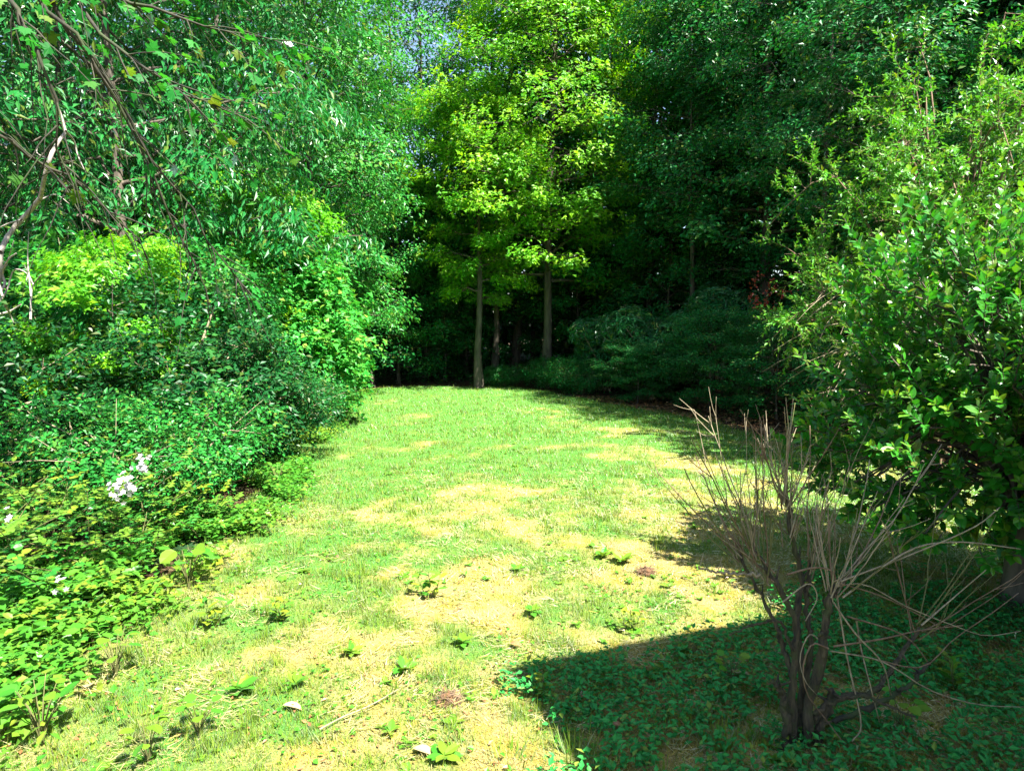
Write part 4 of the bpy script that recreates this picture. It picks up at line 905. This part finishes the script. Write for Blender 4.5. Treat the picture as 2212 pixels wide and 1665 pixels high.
# fallen leaf litter on the right bank
n = 9000; y = rg.uniform(11, 24, n); x = edge_r(y) + rg.uniform(-.2, 6, n)
P = np.c_[x, y, gz(x, y) + .01]; az_ = rg.uniform(0, 6.283, n)
obj('leaf_litter', leaf_mesh('leaf_litter', P, np.c_[np.cos(az_), np.sin(az_), rg.normal(0, .25, n)], np.array([0, 0, 1.]) + rg.normal(0, .3, (n, 3)), .12 * rg.uniform(.6, 1.2, n), LEAF_WIDE, 'leaf_dead', rg.random(n), np.zeros(n)),
    kind='stuff', label='brown fallen leaves covering the bare right bank', category='leaf litter')

# ------------------------------------------------------------------ single plants and litter on the lawn
def weed(kind, px, py, sc, label, seed, name='weed_plant'):
    rg = np.random.default_rng(seed); x, y = gnd(px, py); z = float(surf_z(x, y)); t = thing(name, label, 'weed', (x, y, z)); tb = Tubes()
    if kind == 'tall':        # stalks carrying big round leaves
        for k in range(9 if seed == 200 else 13):
            a = k * 2.4; h = sc * rg.uniform(.5, 1.0); e = np.array([math.cos(a) * .13 * sc, math.sin(a) * .13 * sc, h * .42 + .02]); p = curve([(0, 0, -.02), e * [.4, .4, .55], e], 6); tb.add(p, np.linspace(.006, .003, 6) * sc, 5)
            o = obj('leaf', leaf_variant('weed_round', LEAF_ROUND, 'leaf_weed', float(rg.choice([0, .4]))), t); s = sc * rg.uniform(.10, .20) * (1 if seed == 200 else .72)
            o.matrix_local = Matrix.Translation(e.tolist()) @ Matrix.Rotation(a - 1.57, 4, 'Z') @ Matrix.Rotation(rg.normal(.05, .25), 4, 'X') @ Matrix.Rotation(rg.normal(0, .25), 4, 'Y') @ Matrix.Scale(s, 4)
    elif kind == 'rosette':
        for k in range(11):
            a = k * 2.4; s = sc * rg.uniform(.09, .15); o = obj('leaf', leaf_variant('weed_oval', LEAF_OVAL, 'leaf_weed', float(rg.choice([0, .4]))), t)
            o.matrix_local = Matrix.Translation((0, 0, .012 + .003 * k)) @ Matrix.Rotation(a, 4, 'Z') @ Matrix.Rotation(rg.uniform(.1, .75), 4, 'X') @ Matrix.Rotation(rg.normal(0, .2), 4, 'Y') @ Matrix.Scale(s, 4)
        tb.add([(0, 0, -.02), (0, 0, .01), (0, 0, .03)], [.008, .007, .003], 5)
    else:                     # upright stem with lance leaves
        for q in range(3):
            p = bent(rg, (rg.normal(0, .02), rg.normal(0, .02), -.02), (rg.normal(0, .25), rg.normal(0, .25), 1), .26 * sc, 6); tb.add(p, np.linspace(.004, .002, 6), 5)
            for k in range(7):
                f = .2 + .8 * k / 6; b = [float(np.interp(f, np.linspace(0, 1, 6), p[:, c])) for c in range(3)]; s = sc * rg.uniform(.09, .14)
                o = obj('leaf', leaf_variant('weed_oval', LEAF_OVAL, 'leaf_weed', float(rg.choice([0, .4, .8]))), t)
                o.matrix_local = Matrix.Translation(b) @ Matrix.Rotation(k * 2.4 + q, 4, 'Z') @ Matrix.Rotation(rg.uniform(.2, .7), 4, 'X') @ Matrix.Scale(s, 4)
    obj('stem', tb.mesh('weed_stem', 'twig_green'), t)
for i, w in enumerate([
    ('tall', 408, 1268, 1.0, 'tall weed with big round pale leaves at the edge of the straw lawn'),
    ('tall', 600, 1050, .9, 'round-leaved weed where the left thicket touches the dry lawn'),
    ('tall', 250, 1455, .8, 'broad-leaved weed beside the bright vines at lower left'),
    ('tall', 90, 1590, .9, 'broad-leaved weed in the bottom left corner'),
    ('stem', 455, 1360, .9, 'leafy upright weed among grass tufts on the left of the lawn'),
    ('rosette', 520, 1490, 1.0, 'flat green rosette weed left of the stick'),
    ('rosette', 640, 1480, .8, 'small rosette weed just above the dry stick end'),
    ('tall', 430, 1585, .62, 'round-leaved weed low on the straw left of the stick'),
    ('tall', 320, 1640, .6, 'round-leaved weed at the bottom edge left of centre'),
    ('stem', 615, 1340, .8, 'upright leafy weed on the dry patch left of centre'),
    ('rosette', 1345, 1215, 1.2, 'pale rosette weed near the sunlit tip of the shadow edge'),
    ('rosette', 1300, 1205, .9, 'pale rosette weed in the middle of the lawn'),
    ('rosette', 1120, 1235, .8, 'small pale weed standing alone at mid lawn'),
    ('stem', 1175, 1500, .62, 'bright lance-leaved weed at the corner of the house shadow'),
    ('stem', 930, 1290, .9, 'light green weed in the straw above the soil clod'),
    ('rosette', 870, 1450, .9, 'clumped rosette weed above the soil clod'),
    ('rosette', 1150, 1330, .8, 'small rosette weed above the house shadow'),
    ('stem', 1360, 1365, .7, 'young weed right on the upper edge of the house shadow'),
    ('rosette', 1000, 1390, .8, 'rosette weed beside the brown bare patch'),
    ('rosette', 760, 1410, .9, 'broad rosette weed in the middle of the dry straw'),
    ('tall', 1580, 1480, .5, 'round-leaved weed in the shade left of the cut-back shrub'),
    ('tall', 1945, 1590, .6, 'round-leaved weed in the shade right of the cut-back shrub'),
    ('rosette', 1420, 1460, .8, 'dull rosette weed inside the house shadow'),
    ('stem', 2060, 1490, .9, 'leafy weed in deep shade under the glossy laurel'),
    ('rosette', 960, 1640, .8, 'low weed at the bottom edge below the soil clod')]):
    weed(w[0], w[1], w[2], w[3], w[4], 200 + i)
def fallen_leaf(px, py, s, mat, label, rz, seed):
    rg = np.random.default_rng(seed); x, y = gnd(px, py); v, f = _oval(.26, .06, -.12); v = v.copy(); v[:, 2] += .10 * np.sin(v[:, 1] * 3.1) + .25 * v[:, 0] ** 2
    n = len(v); o = obj('fallen_leaf', raw_mesh('fallen_leaf', v, f, mat, np.zeros(n), np.zeros(n)), label=label, category='leaf')
    o.location = (x, y, float(surf_z(x, y)) + .03); o.rotation_euler = (rg.normal(0, .15), rg.normal(0, .15), rz); o.scale = (s, s, s)
for i, a in enumerate([(1250, 1512, .13, 'leaf_dead', 'curled orange-brown dead leaf lying in the house shadow', 4.6), (1125, 1402, .11, 'leaf_dead', 'brown dead leaf just above the corner of the house shadow', .9),
        (890, 1622, .15, 'leaf_straw', 'pale dead leaf near the bottom edge below the soil clod', 4.4), (610, 1530, .14, 'leaf_straw', 'bleached dead leaf lying left of the dry stick', 4.7),
        (1350, 1372, .09, 'leaf_straw', 'pale leaf touching the upper shadow edge', .8), (1345, 1580, .10, 'leaf_dead', 'faded tan leaf deep in the house shadow', 1.1),
        (190, 1490, .15, 'leaf_straw', 'bleached leaf among the weeds at lower left', .5), (1620, 1465, .16, 'leaf_straw', 'pale torn leaf left of the cut-back shrub base', 1.2),
        (1070, 1372, .09, 'leaf_dead', 'small brown leaf on the bare soil patch', 2.2), (1410, 1520, .07, 'leaf_dead', 'little rusty leaf right of the orange dead leaf', 5.2)]):
    fallen_leaf(*a, 300 + i)
def stick():
    t = Tubes(); l = [(690, 1578), (740, 1553), (800, 1527), (860, 1497)]
    p = np.array([(*gnd(a, b), 0) for a, b in l]); p[:, 2] = surf_z(p[:, 0], p[:, 1]) + .035; t.add(curve(p, 9), np.linspace(.006, .004, 9), 6)
    c = p.mean(0); t.V = [v - c for v in t.V]; o = obj('stick', t.mesh('stick', 'twig_grey'), label='long thin dry stick lying on the straw near the bottom', category='stick', loc=[float(v) for v in c])
stick()
def clod(px, py, s, label, seed):
    rg = np.random.default_rng(seed); x, y = gnd(px, py); t = thing('soil_clod', label, 'soil clod', (x, y, float(surf_z(x, y))))
    n, m = 18, 10; th, ph = np.meshgrid(np.arange(n) / n * 6.283, np.linspace(.02, 1.5, m), indexing='ij')
    v = np.stack([np.cos(th) * np.sin(ph), np.sin(th) * np.sin(ph), np.cos(ph) * .7], -1); k = 1 + 1.3 * (fbm(v[..., 0] * 3 + 5 + seed, v[..., 1] * 3 + v[..., 2] * 2, seed, 3) - .5); v = v * k[..., None] * s; v[..., 2] -= .01
    i, j = np.meshgrid(np.arange(n), np.arange(m - 1), indexing='ij'); F = np.stack([i * m + j, i * m + j + 1, ((i + 1) % n) * m + j + 1, ((i + 1) % n) * m + j], -1).reshape(-1, 4)
    obj('earth', raw_mesh('clod_earth', v.reshape(-1, 3), F, 'soil', smooth_=False), t); tb = Tubes()
    for q in range(150):
        d = norm(rg.normal(0, 1, 3) * [1, 1, .5] + [0, 0, .3]); b = d * s * .7; tb.add(bent(rg, b, d + rg.normal(0, .8, 3), s * rg.uniform(.5, 1.5), 4, (0, 0, -.45)), np.linspace(.0034, .0018, 4), 3)
    obj('dead_roots', tb.mesh('clod_roots', 'twig_brown'), t, kind='stuff')
clod(968, 1512, .085, 'reddish clod of soil and dead roots on the straw lawn', 5)
clod(1395, 1238, .09, 'tuft of dead thatch and soil at the sunlit point of the shadow edge', 6)
